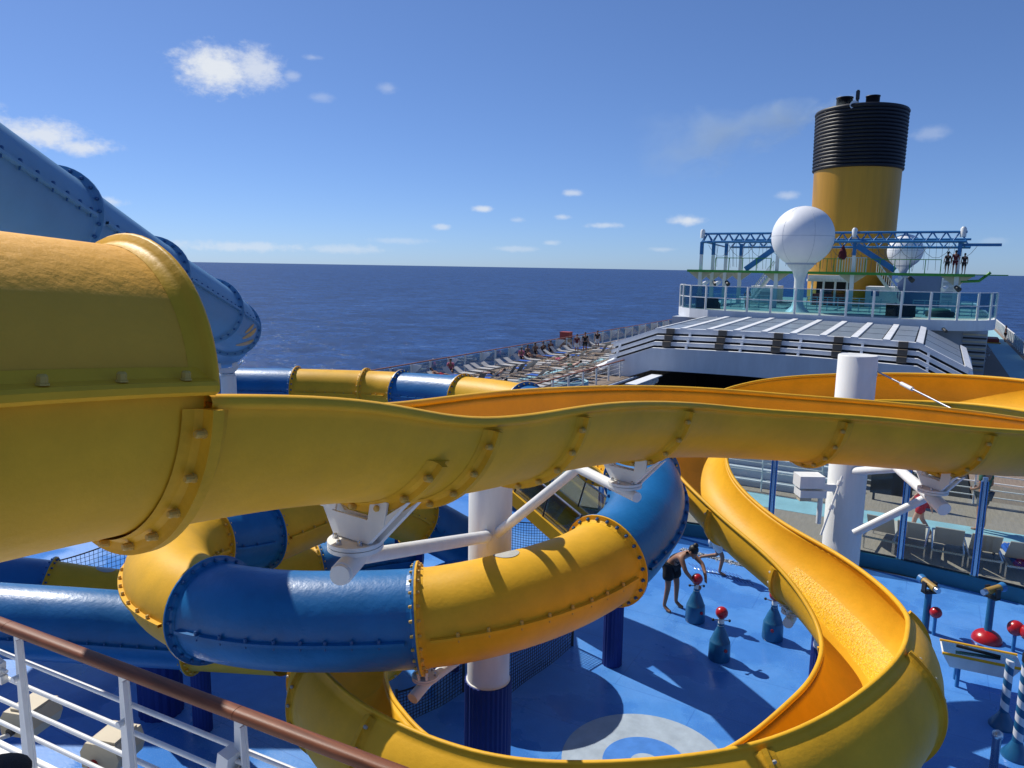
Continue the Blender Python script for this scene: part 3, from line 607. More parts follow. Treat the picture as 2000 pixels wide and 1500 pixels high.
g1, g2 = gnd(985,1365), gnd(1118,1262); net(g1,g2,g2+UP*.75,g1+UP*.75,.055,'black cord net between the white column and the fluted post')
g1, g2 = gnd(775,1425), gnd(905,1352); net(g1,g2,g2+UP*.55,g1+UP*.55,.055,'black cord net between the flume loop and the white column')
g1, g2 = gnd(110,1150), gnd(300,1105); net(g1,g2,g2+UP*.85,g1+UP*.55,.075,'black cord net behind the low yellow tube')
g1, g2 = gnd(600,1120), gnd(760,1095); net(g1,g2,g2+UP*1.1,g1+UP*1.1,.075,'black cord net behind the tubes under the nearest flume section')
g1, g2 = gnd(985,1080), gnd(1085,1090); net(g1,g2,g2+UP*.8,g1+UP*.8,.06,'black cord net beside the run-out trough')

# ---------------------------------------------------------------- run-out trough with glass sides
ro = thing('run_out_trough', 'yellow run-out trough full of running water with glass side panels', 'trough', gnd(1060,1080))
WATER = mat('running_water', (.62,.44,.04), .08, var=.25, vscale=9, bump=.9, bscale=14, coat=.6)
pa, pb = at(985,925,14.4), at(1150,1065,12.8); dl = (pb-pa).normalized(); sdv = dl.cross(UP).normalized(); upv = sdv.cross(dl)
for nm, o, wd, h, mt in (('floor',0,.62,.06,YEL),):
    MB().box((pa+pb)/2, (wd,(pb-pa).length,h), (sdv,dl,upv)).build(nm, mt, ro)
MB().box((pa+pb)/2+upv*.045, (.56,(pb-pa).length-.02,.02), (sdv,dl,upv)).build('water_sheet', WATER, ro)
for s_ in (-1,1):
    MB().box((pa+pb)/2+sdv*s_*.40+upv*.06, (.18,(pb-pa).length,.24), (sdv,dl,upv)).build('side_wall', YEL, ro)
    for k in range(3):
        m_ = pa.lerp(pb,(k+.5)/3)+sdv*s_*.44+upv*.45; pn_ = MB().box(m_,(.012,(pb-pa).length/3-.05,.5),(sdv,dl,upv)).build('glass_panel', GLS, ro)
    for k in range(4): m_ = pa.lerp(pb,k/3)+sdv*s_*.44; MB().cyl(m_+upv*.15,m_+upv*.75,.016,n=8).build('post', DARK, ro)
    MB().cyl(pa+sdv*s_*.44+upv*.72, pb+sdv*s_*.44+upv*.72, .02, n=8).build('handrail', STEEL, ro)

# ---------------------------------------------------------------- foreground railing
ZR = 3.7; SL = .0575
def vr(u): return 2.556 + SL*(u+5.654)
def onr(px, py):            # pixel to the vertical plane of the railing
    r = ray(px, py); k = (2.556+SL*5.654)/(r.y-SL*r.x); return CAMP + r*k
RD = Vector((1,SL,0)).normalized(); RN = Vector((-SL,1,0)).normalized()
def rp(u, o=0., z=0.): return Vector((u, vr(u), z)) + RN*o
zr = ZR; zb = zr-1.16
rl = thing('deck_railing', 'white railing with a varnished wooden handrail at the edge of the upper deck', 'railing', rp(-4.5,0,zb))
u0 = onr(-160,1160).x; u1 = onr(1100,1640).x
joints = [u0, onr(17,1226).x, onr(465,1396).x, u1]
for k in range(3):
    mb = MB(); n = 18; prof = []
    for j in range(n):
        a = 2*math.pi*j/n; c_, s_ = math.cos(a), math.sin(a); prof.append((.047*math.copysign(abs(c_)**.75,c_), .035*math.copysign(abs(s_)**.75,s_)))
    a, b = joints[k]+.002, joints[k+1]-.002
    vs = [rp(x,p,zr+q_) for x in (a,b) for p, q_ in prof]
    mb.add(vs, [(j,(j+1)%n,n+(j+1)%n,n+j) for j in range(n)], True); mb.add(vs[:n],[tuple(range(n))[::-1]]); mb.add(vs[n:],[tuple(range(n))]); mb.build('handrail_length', WOOD, rl)
for k in range(1,6):
    z = zr - .03 - k*.195
    MB().cyl(rp(u0,0,z),rp(u1,0,z),.0165,n=10).build('bar', WHT, rl)
for px, py in ((42,1262),(248,1345),(475,1440),(-140,1200),(735,1530)):
    x = onr(px,py).x; mb = MB()
    q_ = [(x-.045,zr-.035),(x+.045,zr-.035),(x+.085,zb),(x-.085,zb)]
    vs = [rp(a,o,b) for o in (-.022,-.010) for a,b in q_]
    mb.add(vs,[(0,1,2,3),(7,6,5,4)]+[(k,4+k,4+(k+1)%4,(k+1)%4) for k in range(4)])
    vs = [rp(a,o,b) for o in (-.055,-.0225) for a,b in ((x+.030,zr-.04),(x+.040,zr-.04),(x+.070,zb),(x+.058,zb))]
    mb.add(vs,[(0,1,2,3),(7,6,5,4)]+[(k,4+k,4+(k+1)%4,(k+1)%4) for k in range(4)])
    pst = mb.build('stanchion', WHT, rl)
    MB().cyl(rp(x+.005,-.023,zr-.33),rp(x+.005,-.085,zr-.33),.022,n=10).build('clamp', WHT, pst)
    MB().box(rp(x,-.03,zb+.008),(.24,.14,.014),(RD,RN,UP)).build('foot_plate', WHT, pst)
MB().box(rp((u0+u1)/2,.03,zb-.08),(u1-u0,.26,.16),(RD,RN,UP)).build('coaming', WHT, rl)
for px, py in ((8,1300),(462,1474)):
    p = onr(px,py)-RN*.06; lb = thing('rail_lamp', 'small grey hooded lamp clamped to the railing '+('by the wooden rail joint at the edge' if px < 100 else 'below the second joint of the wooden handrail'), 'lamp', p)
    m = MB(); q_ = [(-.06,-.07),(.03,-.09),(.05,.05),(-.03,.07)]
    vs = [p+RD*a+UP*b+RN*o for o in (-.05,.05) for a,b in q_]; m.add(vs,[(0,1,2,3),(7,6,5,4)]+[(k,4+k,4+(k+1)%4,(k+1)%4) for k in range(4)]); m.build('hood', WHT, lb)
    MB().cyl(p+RN*.02+UP*.0,p+RN*.02+RD*.1,.014,n=8).build('clamp', WHT, lb); MB().box(p+RD*.09-UP*.05,(.03,.05,.06),(RD,RN,UP)).build('clamp_plate', STEEL, lb)
mb = MB(); mb.b2(u0-1,u1+2,-1.5,2.30,zb-.3,zb-.165); struct('viewing_deck', mb, WHS)
for k,(px,py,lab) in enumerate(((62,1398,'beige floodlight housing below the first railing post'),(222,1458,'beige floodlight housing with a red plug below the middle railing post'))):
    r_ = ray(px,py); kk = (2.556+SL*5.654+.5)/(r_.y-SL*r_.x); p = CAMP+r_*kk; ft = thing('flood_light', lab, 'light', p)
    ax = (Vector((.95,.3,0)).normalized(), Vector((-.3,.95,0)).normalized(), UP)
    hb = MB(); w_ = .15
    pr = [(-.16,-.1),(.13,-.1),(.17,0),(.13,.11),(-.12,.11),(-.17,.03)]
    vs = [p+ax[0]*a+UP*b+ax[1]*o for o in (-w_,w_) for a,b in pr]; n = 6
    hb.add(vs,[tuple(range(n)),tuple(range(n,2*n))[::-1]]+[(j,n+j,n+(j+1)%n,(j+1)%n) for j in range(n)]); hb.build('housing', BEIGE, ft)
    MB().box(p+ax[0]*.02+UP*.12,(.2,.24,.02),ax).build('top_plate', BEIGE, ft)
    MB().cyl(p-ax[1]*(w_+.03)-UP*.05-ax[0]*.05,p-ax[1]*w_-UP*.05-ax[0]*.05,.035,n=12).build('plug', RED if k else DARK, ft)
    MB().cyl(p-UP*.1,rp(p.x,.1,zb-.08),.02,n=8).build('arm', WHT, ft)
bagp = at(-6,1512,3.2); bg_ = thing('shoulder_bag', 'corner of a black woven bag with a brown leather edge', 'bag', bagp)
MB().sphere((0,0,0),.13,20,12,.35).build('body', mat('black_weave',(.015,.015,.017),.8,bump=.8,bscale=140), bg_, local=True); MB().cyl((-.16,-.05,-.02),(.1,-.14,-.03),.02,n=10).build('leather_edge', WOOD, bg_, local=True)

# ---------------------------------------------------------------- splash toys
def pump(px, py, label, rz):
    g = gnd(px,py); t = thing('hand_pump', label, 'water pump', g, rz)
    MB().lathe([(.17,0),(.178,.02),(.172,.22),(.165,.30),(.162,.315),(.155,.32),(.12,.42),(.075,.52),(.06,.55),(.058,.58)],n=28).build('body', PUMP, t, local=True)
    MB().lathe([(.052,.56),(.05,.66),(.046,.70)],n=16).build('neck', WHT, t, local=True)
    MB().lathe([(.05,.585),(.054,.59),(.054,.62),(.05,.625)],n=16).build('neck_band', PUMP, t, local=True)
    MB().sphere((0,0,.80),.10,24,14).build('ball', RED, t, local=True)
    h = MB(); h.cyl((-.15,0,.70),(.15,0,.64),.012,n=8); h.build('crank_rod', STEEL, t, local=True)
    for s_ in (-1,1): MB().sphere((s_*.155,0,.67-s_*.031),.024,12,8).build('crank_knob', BLK, t, local=True)
    MB().cyl((0,-.17,.22),(0,-.185,.22),.028,n=14).build('outlet', RED, t, local=True)
    return t
pump(1357,1212,'blue bottle-shaped pump with a red ball being worked by the bending woman',PSI+.4)
pump(1404,1286,'blue bottle-shaped pump with a red ball standing alone at the edge of the shadow',PSI+.3)
pump(1508,1247,'blue bottle-shaped pump with a red ball beside the lower flume bracket',PSI-.4)
OCH = mat('dull_ochre', (.36,.22,.05), .5, var=.1)
def cannon(px, py, top, label, rz, dome):
    g = gnd(px,py); t = thing('water_cannon', label, 'water cannon', g, rz)
    if dome: MB().sphere((0,0,0),.24,28,16,.8).build('dome_base', RED, t, local=True)
    MB().lathe([(.085,0),(.06,.04),(.058,top)],n=20).build('post', PUMP, t, local=True)
    for s_ in (-1,1): MB().box((s_*.10,0,top+.10),(.03,.10,.2)).build('yoke_arm', BLK, t, local=True)
    MB().box((0,0,top+.02),(.23,.12,.04)).build('yoke_base', BLK, t, local=True)
    MB().cyl((0,-.16,top+.14),(0,.16,top+.16),.062,n=18).build('barrel', OCH, t, local=True)
    MB().cyl((0,.161,top+.16),(0,.25,top+.165),.07,.085,n=18).build('muzzle', CBLU, t, local=True)
    MB().cyl((0,-.161,top+.14),(0,-.24,top+.135),.05,n=18).build('breech', STEEL, t, local=True)
cannon(1806,1232,.72,'water cannon on a blue post beside the big yellow flume loop',PSI+.1,False)
cannon(1927,1250,.78,'water cannon on a blue post rising from a red dome',PSI-1.2,True)
for px,py,r,lab in ((1823,1240,.10,'red ball close beside the outside of the yellow flume'),(1978,1272,.13,'red ball at the corner of the water tray'),(2004,1282,.14,'darker red ball behind the striped post')):
    g = gnd(px,py); t = thing('red_ball', lab, 'ball', g); MB().sphere((0,0,.42),r,24,14).build('ball', RED, t, local=True); MB().cyl((0,0,0),(0,0,.36),.03,n=10).build('stem', CBLU, t, local=True)
tp = at(1920,1280,11.6); tr_ = thing('water_tray', 'white water tray with a yellow rim on the splash deck', 'water tray', Vector((tp.x,tp.y,0)))
ta, tb = gnd(1838,1262,.55), gnd(1992,1293,.55); dl = (tb-ta).normalized(); sv = dl.cross(UP).normalized(); L_ = (tb-ta).length; ctr = (ta+tb)/2
def trap(mb, z0, z1, w0, w1, l0, l1):
    vs = [ctr + dl*sx*l/2 + sv*sy*w_/2 + UP*z for z,l,w_ in ((z0,l0,w0),(z1,l1,w1)) for sx,sy in ((-1,-1),(1,-1),(1,1),(-1,1))]
    return mb.add(vs,[(3,2,1,0),(4,5,6,7),(0,1,5,4),(1,2,6,5),(2,3,7,6),(3,0,4,7)])
trap(MB(),-.24,-.01,.30,.42,L_-.25,L_).build('basin', WHT, tr_)
for s_ in (-1,1): MB().cyl(ta+sv*s_*.23,tb+sv*s_*.23,.022,n=10).build('rim_pipe', YEL, tr_); MB().cyl(ta+dl*.25+sv*s_*.12-UP*.24,Vector((*(ta+dl*.25+sv*s_*.12)[:2],0)),.03,n=10).build('leg', CBLU, tr_)
trap(MB(),-.004,.006,.40,.40,L_-.04,L_-.04).build('water', GLB, tr_)
MB().cyl(ta+dl*.2+UP*.06,tb-dl*.25+UP*.02,.025,n=10).build('black_hose', BLK, tr_)
def stripe_mat():
    m = bpy.data.materials.new('blue_white_spiral'); m.use_nodes = True; nt = m.node_tree; b = nt.nodes['Principled BSDF']; N = nt.nodes.new; L = nt.links.new
    tc = N('ShaderNodeTexCoord'); sp = N('ShaderNodeSeparateXYZ'); L(tc.outputs['Object'], sp.inputs[0])
    at_ = N('ShaderNodeMath'); at_.operation = 'ARCTAN2'; L(sp.outputs[1], at_.inputs[0]); L(sp.outputs[0], at_.inputs[1])
    d = N('ShaderNodeMath'); d.operation = 'DIVIDE'; L(at_.outputs[0], d.inputs[0]); d.inputs[1].default_value = 2*math.pi
    z = N('ShaderNodeMath'); z.operation = 'MULTIPLY_ADD'; L(sp.outputs[2], z.inputs[0]); z.inputs[1].default_value = 4.6; L(d.outputs[0], z.inputs[2])
    f = N('ShaderNodeMath'); f.operation = 'FRACT'; L(z.outputs[0], f.inputs[0]); g = N('ShaderNodeMath'); g.operation = 'GREATER_THAN'; L(f.outputs[0], g.inputs[0]); g.inputs[1].default_value = .5
    mx = N('ShaderNodeMix'); mx.data_type = 'RGBA'; L(g.outputs[0], mx.inputs[0]); mx.inputs[6].default_value = (.66,.68,.7,1); mx.inputs[7].default_value = (.012,.10,.22,1); L(mx.outputs[2], b.inputs['Base Color']); b.inputs['Roughness'].default_value = .4
    return m
STR = stripe_mat()
for px,py,h,r,lab in ((1957,1418,1.0,.055,'blue and white spiral post with a conical foot under the water tray'),(1983,1478,1.35,.062,'thicker blue and white spiral post at the outer side of the tray')):
    g = gnd(px,py); t = thing('striped_post', lab, 'post', g); MB().lathe([(r,.05),(r,h)],n=20).build('shaft', STR, t, local=True)
    MB().lathe([(.17,0),(.17,.03),(.1,.14),(r+.012,.2),(r+.004,.22)],n=24).build('conical_foot', PUMP, t, local=True)
    if r > .06:
        MB().cyl((0,0,h),(.0,0,h+.10),.07,n=16).build('cap', BLK, t, local=True)
tg = gnd(1940,1500); t = thing('tripod_stand', 'short steel bollard cap low beside the spiral posts', 'bollard', tg); MB().lathe([(.05,0),(.05,.42),(.065,.44),(.06,.5),(.02,.53)],n=20).build('cap', STEEL, t, local=True)
# drain with running water across the floor
dr = thing('floor_drain', 'frothing water line over a slotted floor drain near the running child', 'drain', gnd(1420,1098))
FOAM = mat('white_foam', (.75,.80,.85), .3, var=.2, vscale=30, bump=.8, bscale=40)
a_, b_ = gnd(1330,1073), gnd(1485,1113); n = 60; mb = MB(); dd = (b_-a_).normalized(); sv = dd.cross(UP)
MB().box((a_+b_)/2+UP*.003,(.16,(b_-a_).length,.006),(sv,dd,UP)).build('grate', DARK, dr)
for k in range(n*9):
    p = a_.lerp(b_,random.random()); mb.sphere(p+sv*random.gauss(0,.07)+UP*.008,random.uniform(.005,.016),5,3,.5)
tag(mb.build('foam', FOAM, dr), kind='stuff')
mb = MB()
for k in range(14):      # ripples spreading over the wet floor
    f = k/13; pts = []
    c_ = gnd(1360+f*95,1108+f*22)
    for j in range(9): a = -.9+1.5*j/8; pts.append(c_ + RIGHT*(.10*math.sin(a*2)+.02*math.sin(9*a)) - FWD*(.36*(a+.3)) + UP*.001)
    mb.pipe(pts,.011,5)
WETM = mat('wet_ripple', (.03,.12,.40), .06, coat=.5); tag(mb.build('ripples', WETM, dr), kind='stuff')

# ---------------------------------------------------------------- people
BASE = dict(pelvis=(0,0,.95), belly=(0,.01,1.10), chest=(0,0,1.30), neck=(0,0,1.46), jaw=(0,.03,1.55), head=(0,.01,1.64), crown=(0,0,1.72),
  sL=(-.17,0,1.41), eL=(-.24,-.02,1.13), wL=(-.25,.06,.88), hL=(-.25,.09,.80), sR=(.17,0,1.41), eR=(.24,-.02,1.13), wR=(.25,.06,.88), hR=(.25,.09,.80),
  tL=(-.09,0,.90), kL=(-.10,.02,.50), aL=(-.10,-.02,.09), fL=(-.11,.08,.03), oL=(-.115,.16,.025), tR=(.09,0,.90), kR=(.10,.02,.50), aR=(.10,-.02,.09), fR=(.11,.08,.03), oR=(.115,.16,.025))
RADS = dict(pelvis=(.135,.11), belly=(.125,.10), chest=(.15,.11), neck=(.055,.055), jaw=(.068,.075), head=(.078,.092), crown=(.05,.06), sL=.06, eL=.043, wL=.03, hL=.032, sR=.06, eR=.043, wR=.03, hR=.032,
  tL=.088, kL=.058, aL=.036, fL=.038, oL=.028, tR=.088, kR=.058, aR=.036, fR=.038, oR=.028)
EDG = [('pelvis','belly'),('belly','chest'),('chest','neck'),('neck','jaw'),('jaw','head'),('head','crown'),('chest','sL'),('sL','eL'),('eL','wL'),('wL','hL'),('chest','sR'),('sR','eR'),('eR','wR'),('wR','hR'),
  ('pelvis','tL'),('tL','kL'),('kL','aL'),('aL','fL'),('fL','oL'),('pelvis','tR'),('tR','kR'),('kR','aR'),('aR','fR'),('fR','oR')]
def skinned(name, joints, edges, rads, root_i, mt, parent, lev=1):
    names = list(dict.fromkeys(n for e in edges for n in e)); me = bpy.data.meshes.new(name)
    me.from_pydata([joints[n] for n in names], [(names.index(a),names.index(b)) for a,b in edges], [])
    o = bpy.data.objects.new(name, me); COL.objects.link(o); o.parent = parent
    md = o.modifiers.new('Skin','SKIN'); md.use_smooth_shade = True
    if not me.skin_vertices: me.skin_vertices.new() if hasattr(me.skin_vertices,'new') else None
    for i, n in enumerate(names):
        r = rads[n]; me.skin_vertices[0].data[i].radius = r if isinstance(r, tuple) else (r, r); me.skin_vertices[0].data[i].use_root = (n == root_i)
    sb = o.modifiers.new('Subdivision','SUBSURF'); sb.levels = lev; sb.render_levels = lev
    me.materials.append(mt); return o
def person(label, loc, rz, pose=None, skin=SKIN1, top=None, bottom=None, h=1.7, hair=HAIRD, bun=False, fingers=False, group=None, long_top=False, lev=1, hat=False, skirt=False):
    J = dict(BASE); J.update(pose or {}); k = h/1.72; J = {a: Vector(b)*k for a, b in J.items()}; R = {a: (tuple(x*k for x in b) if isinstance(b, tuple) else b*k) for a, b in RADS.items()}
    t = thing('person', label, 'person', loc, rz, group); E_ = list(EDG)
    if fingers:
        for s in 'LR':
            w_, hd = J['w'+s], J['h'+s]; d = (hd-w_).normalized(); sd_ = d.cross(Vector((0,1,.3))).normalized()
            for q in range(4):
                a = 'g%s%d'%(s,q); o_ = sd_*(q-1.5)*.021*k; J[a] = hd + o_ + d*(.05-.006*abs(q-1.4))*k; J[a+'b'] = J[a] + d*.032*k + Vector((0,0,-.012)); R[a] = .0095*k; R[a+'b'] = .007*k; E_ += [('h'+s,a),(a,a+'b')]
            a = 'u'+s; J[a] = w_ + d*.045*k + sd_*.05*k; R[a] = .011*k; E_ += [('w'+s,a)]
    skinned('body', J, E_, R, 'pelvis', skin, t, lev)
    def grow(f, keys): return {n: (tuple(x+f for x in R[n]) if isinstance(R[n], tuple) else R[n]+f) for n in keys}
    if top:
        keys = ['pelvis','belly','chest','sL','sR'] + ([] if long_top == 'tank' else ['mL','mR'])
        K = dict(J); K['mL'] = J['sL'].lerp(J['eL'],.55); K['mR'] = J['sR'].lerp(J['eR'],.55); g = grow(.014,['pelvis','belly','chest','sL','sR']); g['mL'] = g['mR'] = .062*k
        if long_top == 'tank': g['sL'] = g['sR'] = .05*k; K['sL'] = J['chest'].lerp(J['sL'],.7); K['sR'] = J['chest'].lerp(J['sR'],.7)
        E2 = [('pelvis','belly'),('belly','chest'),('chest','sL'),('chest','sR')] + ([] if long_top == 'tank' else [('sL','mL'),('sR','mR')])
        skinned('shirt', K, E2, g, 'pelvis', top, t, lev)
    if bottom:
        K = dict(J); f_ = .75; K['bL'] = J['tL'].lerp(J['kL'],f_); K['bR'] = J['tR'].lerp(J['kR'],f_); g = grow(.016,['pelvis','tL','tR']); g['bL'] = g['bR'] = .088*k
        if skirt: g['bL'] = g['bR'] = .125*k; g['tL'] = g['tR'] = .12*k
        skinned('skirt' if skirt else 'shorts', K, [('pelvis','tL'),('tL','bL'),('pelvis','tR'),('tR','bR')], g, 'pelvis', bottom, t, lev)
    hd = J['head']; up_ = (J['crown']-J['neck']).normalized(); c_ = hd + up_*.022*k
    back = (hd - J['jaw']); m = MB()
    face = (J['jaw']-(J['neck']+J['head'])/2); face = face.normalized() if face.length > .005 else Vector((0,1,0))
    m.sphere((0,0,0),.098*k,14,9); o = m.build('hair', hair, t, local=True); o.location = c_ - face*.022*k; o.scale = (.88,1.0,1.0)
    if bun: b = MB().sphere((0,0,0),.05*k,12,8).build('hair_bun', hair, t, local=True); b.location = c_ - face*.06*k + up_*.10*k
    if lev > 1:     # nose and ears on the nearer figures
        n_ = MB().sphere((0,0,0),.014*k,8,6).build('nose', skin, t, local=True); n_.location = hd + face*.088*k - up_*.012*k
        sd_ = face.cross(up_).normalized()
        for s in (-1,1): e = MB().sphere((0,0,0),.02*k,8,6).build('ear', skin, t, local=True); e.location = hd + sd_*s*.078*k - up_*.01*k
    if hat: b = MB().lathe([(.17*k,0),(.16*k,.01),(.1*k,.02),(.095*k,.09),(.06*k,.11)],n=14).build('sun_hat', CBLK, t, local=True); b.location = c_ + up_*.01
    return t
face_to = lambda d: math.atan2(-d.x, d.y)       # rotation that turns local +Y to direction d
wp = (gnd(1295,1196)+gnd(1335,1184))/2; pp = gnd(1357,1212); dv = (pp-wp); dv.z = 0
bend = dict(pelvis=(0,-.10,.93), belly=(0,.02,1.06), chest=(0,.15,1.17), neck=(0,.27,1.24), jaw=(0,.37,1.23), head=(0,.38,1.30), crown=(0,.41,1.38), sL=(-.17,.22,1.18), eL=(-.20,.46,1.02), wL=(-.10,.60,.88), hL=(-.05,.64,.83), sR=(.17,.22,1.18), eR=(.22,.38,.95), wR=(.12,.52,.76), hR=(.08,.57,.70),
  tL=(-.09,-.10,.88), kL=(-.13,-.04,.48), aL=(-.16,-.06,.09), fL=(-.165,.04,.03), oL=(-.17,.11,.025), tR=(.09,-.10,.88), kR=(.13,-.06,.48), aR=(.17,-.10,.09), fR=(.175,0,.03), oR=(.18,.07,.025))
person('woman in a black swimsuit and dark skirt bending over to work a pump', wp, face_to(dv)+.15, bend, SKIN1, CBLK, CBLK, 1.66, bun=True, fingers=True, long_top='tank', lev=2, skirt=True)
run = dict(pelvis=(0,0,.88), belly=(0,.05,1.02), chest=(0,.10,1.22), neck=(0,.13,1.38), jaw=(0,.17,1.46), head=(0,.15,1.55), crown=(0,.14,1.64), eL=(-.26,-.12,1.14), wL=(-.24,.05,.98), hL=(-.22,.1,.95), eR=(.26,.2,1.12), wR=(.22,.36,1.2), hR=(.2,.4,1.25),
  tL=(-.09,0,.84), kL=(-.10,.10,.46), aL=(-.10,-.32,.34), fL=(-.10,-.38,.25), oL=(-.10,-.36,.18), tR=(.09,.02,.84), kR=(.10,.22,.48), aR=(.10,.16,.09), fR=(.1,.25,.04), oR=(.1,.32,.03))
cp = gnd(1392,1119); person('running child in white shorts crossing the frothing drain', cp, face_to(RIGHT*.95-FWD*.3), run, SKIN1, None, CWHT, 1.45, fingers=True, lev=2)
walk = dict(kL=(-.10,.16,.52), aL=(-.10,.20,.10), fL=(-.10,.30,.05), oL=(-.10,.37,.06), kR=(.10,-.02,.49), aR=(.10,-.26,.14), fR=(.10,-.17,.05), oR=(.10,-.10,.03), wL=(-.25,-.12,.89), hL=(-.25,-.14,.81), wR=(.25,.16,.9), hR=(.25,.2,.83))
rp = gnd(1795,1052); person('person in a long red shirt and red shorts walking behind the glass screen', rp, face_to(-RIGHT+FWD*.3), walk, SKIN2, CRED, CRED, 1.75, fingers=True, lev=2)
mp_ = gnd(1914,1036); person('person in a dark top and grey shorts standing by the pool railing', mp_, face_to(FWD*.8-RIGHT*.4), dict(wL=(-.2,.2,1.0),hL=(-.12,.26,1.02),wR=(.2,.2,1.0),hR=(.12,.26,1.02)), SKIN1, CGRN, CGRY, 1.75, fingers=True, lev=2)

# ---------------------------------------------------------------- glass screen on the teal kerb
KP = [(-9.5,16.4),(-7,16.75),(-4.04,17.05),(-.95,17.30),(2.03,16.85),(4.6,16.0),(7.0,14.6)]
gw = thing('glass_screen', 'tall glass screen between blue posts on a teal kerb round the splash deck', 'glass screen', (KP[3][0],KP[3][1],0))
def kpt(f): i = min(int(f), len(KP)-2); t_ = f-i; return Vector((KP[i][0]*(1-t_)+KP[i+1][0]*t_, KP[i][1]*(1-t_)+KP[i+1][1]*t_, 0))
cur = []; f = 0.
while f <= len(KP)-1: cur.append(kpt(f)); f += .01
seg = [cur[0]]
for p in cur:
    if (p-seg[-1]).length > 1.33: seg.append(p)
for k in range(len(seg)-1):
    a, b = seg[k], seg[k+1]; d = (b-a).normalized(); s_ = d.cross(UP)
    MB().box((a+b)/2+UP*.15,(.16,(b-a).length-.006,.30),(s_,d,UP)).build('kerb_block', TEAL, gw)
    MB().box((a+b)/2+UP*1.27,(.014,(b-a).length-.16,1.9),(s_,d,UP)).build('glass_pane', GLS, gw)
    MB().box((a+b)/2+UP*.315,(.05,(b-a).length-.16,.025),(s_,d,UP)).build('sill_channel', DARK, gw)
for p in seg:
    po = MB().cyl(p+UP*.30,p+UP*2.35,.05,n=14).build('post', STEEL, gw)
    for o in (-.055,.055): MB().box(p+Vector((o,-.02,1.3)),(.022,.06,1.95)).build('blue_cover_strip', STRIP, po)
# deck behind the screen
mb = MB(); mb.b2(-12,URIGHT-.2,17.45,24.15,-.019,.004); struct('teak_terrace', mb, mat('pale_teak', (.30,.25,.20), .8, var=.15, vscale=2, stretch=(12,1,1)))
mb = MB(); mb.b2(-12,URIGHT-.2,20.2,21.4,.005,.010); struct('turquoise_walkway', mb, TURQ)
def lounger(name, label, sling, back=.75, group=None):
    t = thing(name, label, 'sun lounger', group=group)
    f_ = MB(); 
    for s in (-1,1): f_.bar((s*.30,-.62,.33),(s*.30,.95,.33),.03,.045)
    f_.bar((-.3,.95,.33),(.3,.95,.33),.03,.04); f_.bar((-.3,-.62,.33),(.3,-.62,.33),.03,.04); f_.build('frame', STEEL, t, local=True)
    for s in (-1,1):
        for y in (-.45,.75): MB().bar((s*.30,y,.31),(s*.30,y,0),.03,.03,(0,1,0)).build('leg', STEEL, t, local=True)
    MB().b2(-.285,.285,-.10,.94,.345,.362).build('seat_sling', sling, t, local=True)
    bx = MB(); c = Vector((0,-.10,.36)); e = c + Vector((0,-.62*math.cos(back),.62*math.sin(back))); d = (e-c).normalized(); bx.box((c+e)/2,(.56,.64,.02),(Vector((1,0,0)),d,Vector((1,0,0)).cross(d))); bx.build('back_sling', sling, t, local=True)
    return t
def put(proto, used, loc, rz, **kw):
    o = proto if not used else copy_tree(proto); o.location = loc; o.rotation_euler = (0,0,rz)
    for k_, v in kw.items(): o[k_] = v
    return o
LG = 'loungers lined up behind the glass screen'
pl = lounger('sun_lounger', 'beige sling sun lounger standing just behind the glass screen', SLING, .85, LG)
for i, (px, py) in enumerate(((1718,1078),(1776,1090),(1848,1104),(1918,1118),(1990,1135))):
    g = gnd(px,py); put(pl, i, (g.x, g.y+.5, .005), rad(-6+3*i))
tw_ = thing('draped_towel', 'crumpled blue towels draped on a lounger behind the glass', 'towel', gnd(1985,1085))
mb = MB(); c_ = gnd(1990,1110)+UP*.42
for k in range(7):
    pts = [c_ + RIGHT*(.09*k-.3+.03*math.sin(j+k)) + FWD*(.28-.09*j) + UP*(.02*math.sin(j*1.7+k)-.004*j*j) for j in range(9)]; mb.pipe(pts,.05,6)
mb.build('cloth', TOWEL, tw_)
# white railing along the pool edge, and the dark board beside it
pr_ = thing('pool_railing', 'white bar railing along the edge of the pool opening', 'railing', (1,23.6,0))
for k in range(5): MB().cyl((-1.9,23.7,.25+k*.2),(7,23.7,.25+k*.2),.018,n=8).build('bar', WHT, pr_)
MB().box((2.55,23.7,1.14),(8.9,.09,.05)).build('handrail', WOOD, pr_)
for k in range(6): MB().cyl((-1.8+k*1.6,23.7,0),(-1.8+k*1.6,23.7,1.12),.026,n=8).build('post', WHT, pr_)
a = onv(1702,930,22.6); b = onv(1778,1000,22.6); db = thing('dark_screen', 'dark grey board standing behind the glass screen', 'board', ((a.x+b.x)/2,22.6,0))
MB().b2(a.x,b.x,22.57,22.63,.2,1.75).build('panel', DARK, db)
for x in (a.x+.1,b.x-.1): MB().b2(x-.03,x+.03,22.55,22.65,0,.2).build('leg', DARK, db)
# stepped terrace of grey benches at the side of the pool opening
tc_ = thing('bench_terrace', 'grey stepped bench terrace with white rails beside the pool opening', 'terrace', (-9,20.5,0))
for k in range(5):
    MB().b2(-12,-2.05,21.95+k*.44,22.38+k*.44,.012,.16+k*.24).build('step', GRYP, tc_)
    MB().b2(-12,-2.05,21.97+k*.44,22.05+k*.44,.165+k*.24,.21+k*.24).build('bench_slat', WHS, tc_)
for k in range(4): MB().cyl((-12,21.6,.35+k*.25),(-2.05,21.6,.35+k*.25),.014,n=6).build('bar', WHT, tc_)
for k in range(7): MB().cyl((-11.9+k*1.6,21.6,.005),(-11.9+k*1.6,21.6,1.12),.022,n=8).build('post', WHT, tc_)

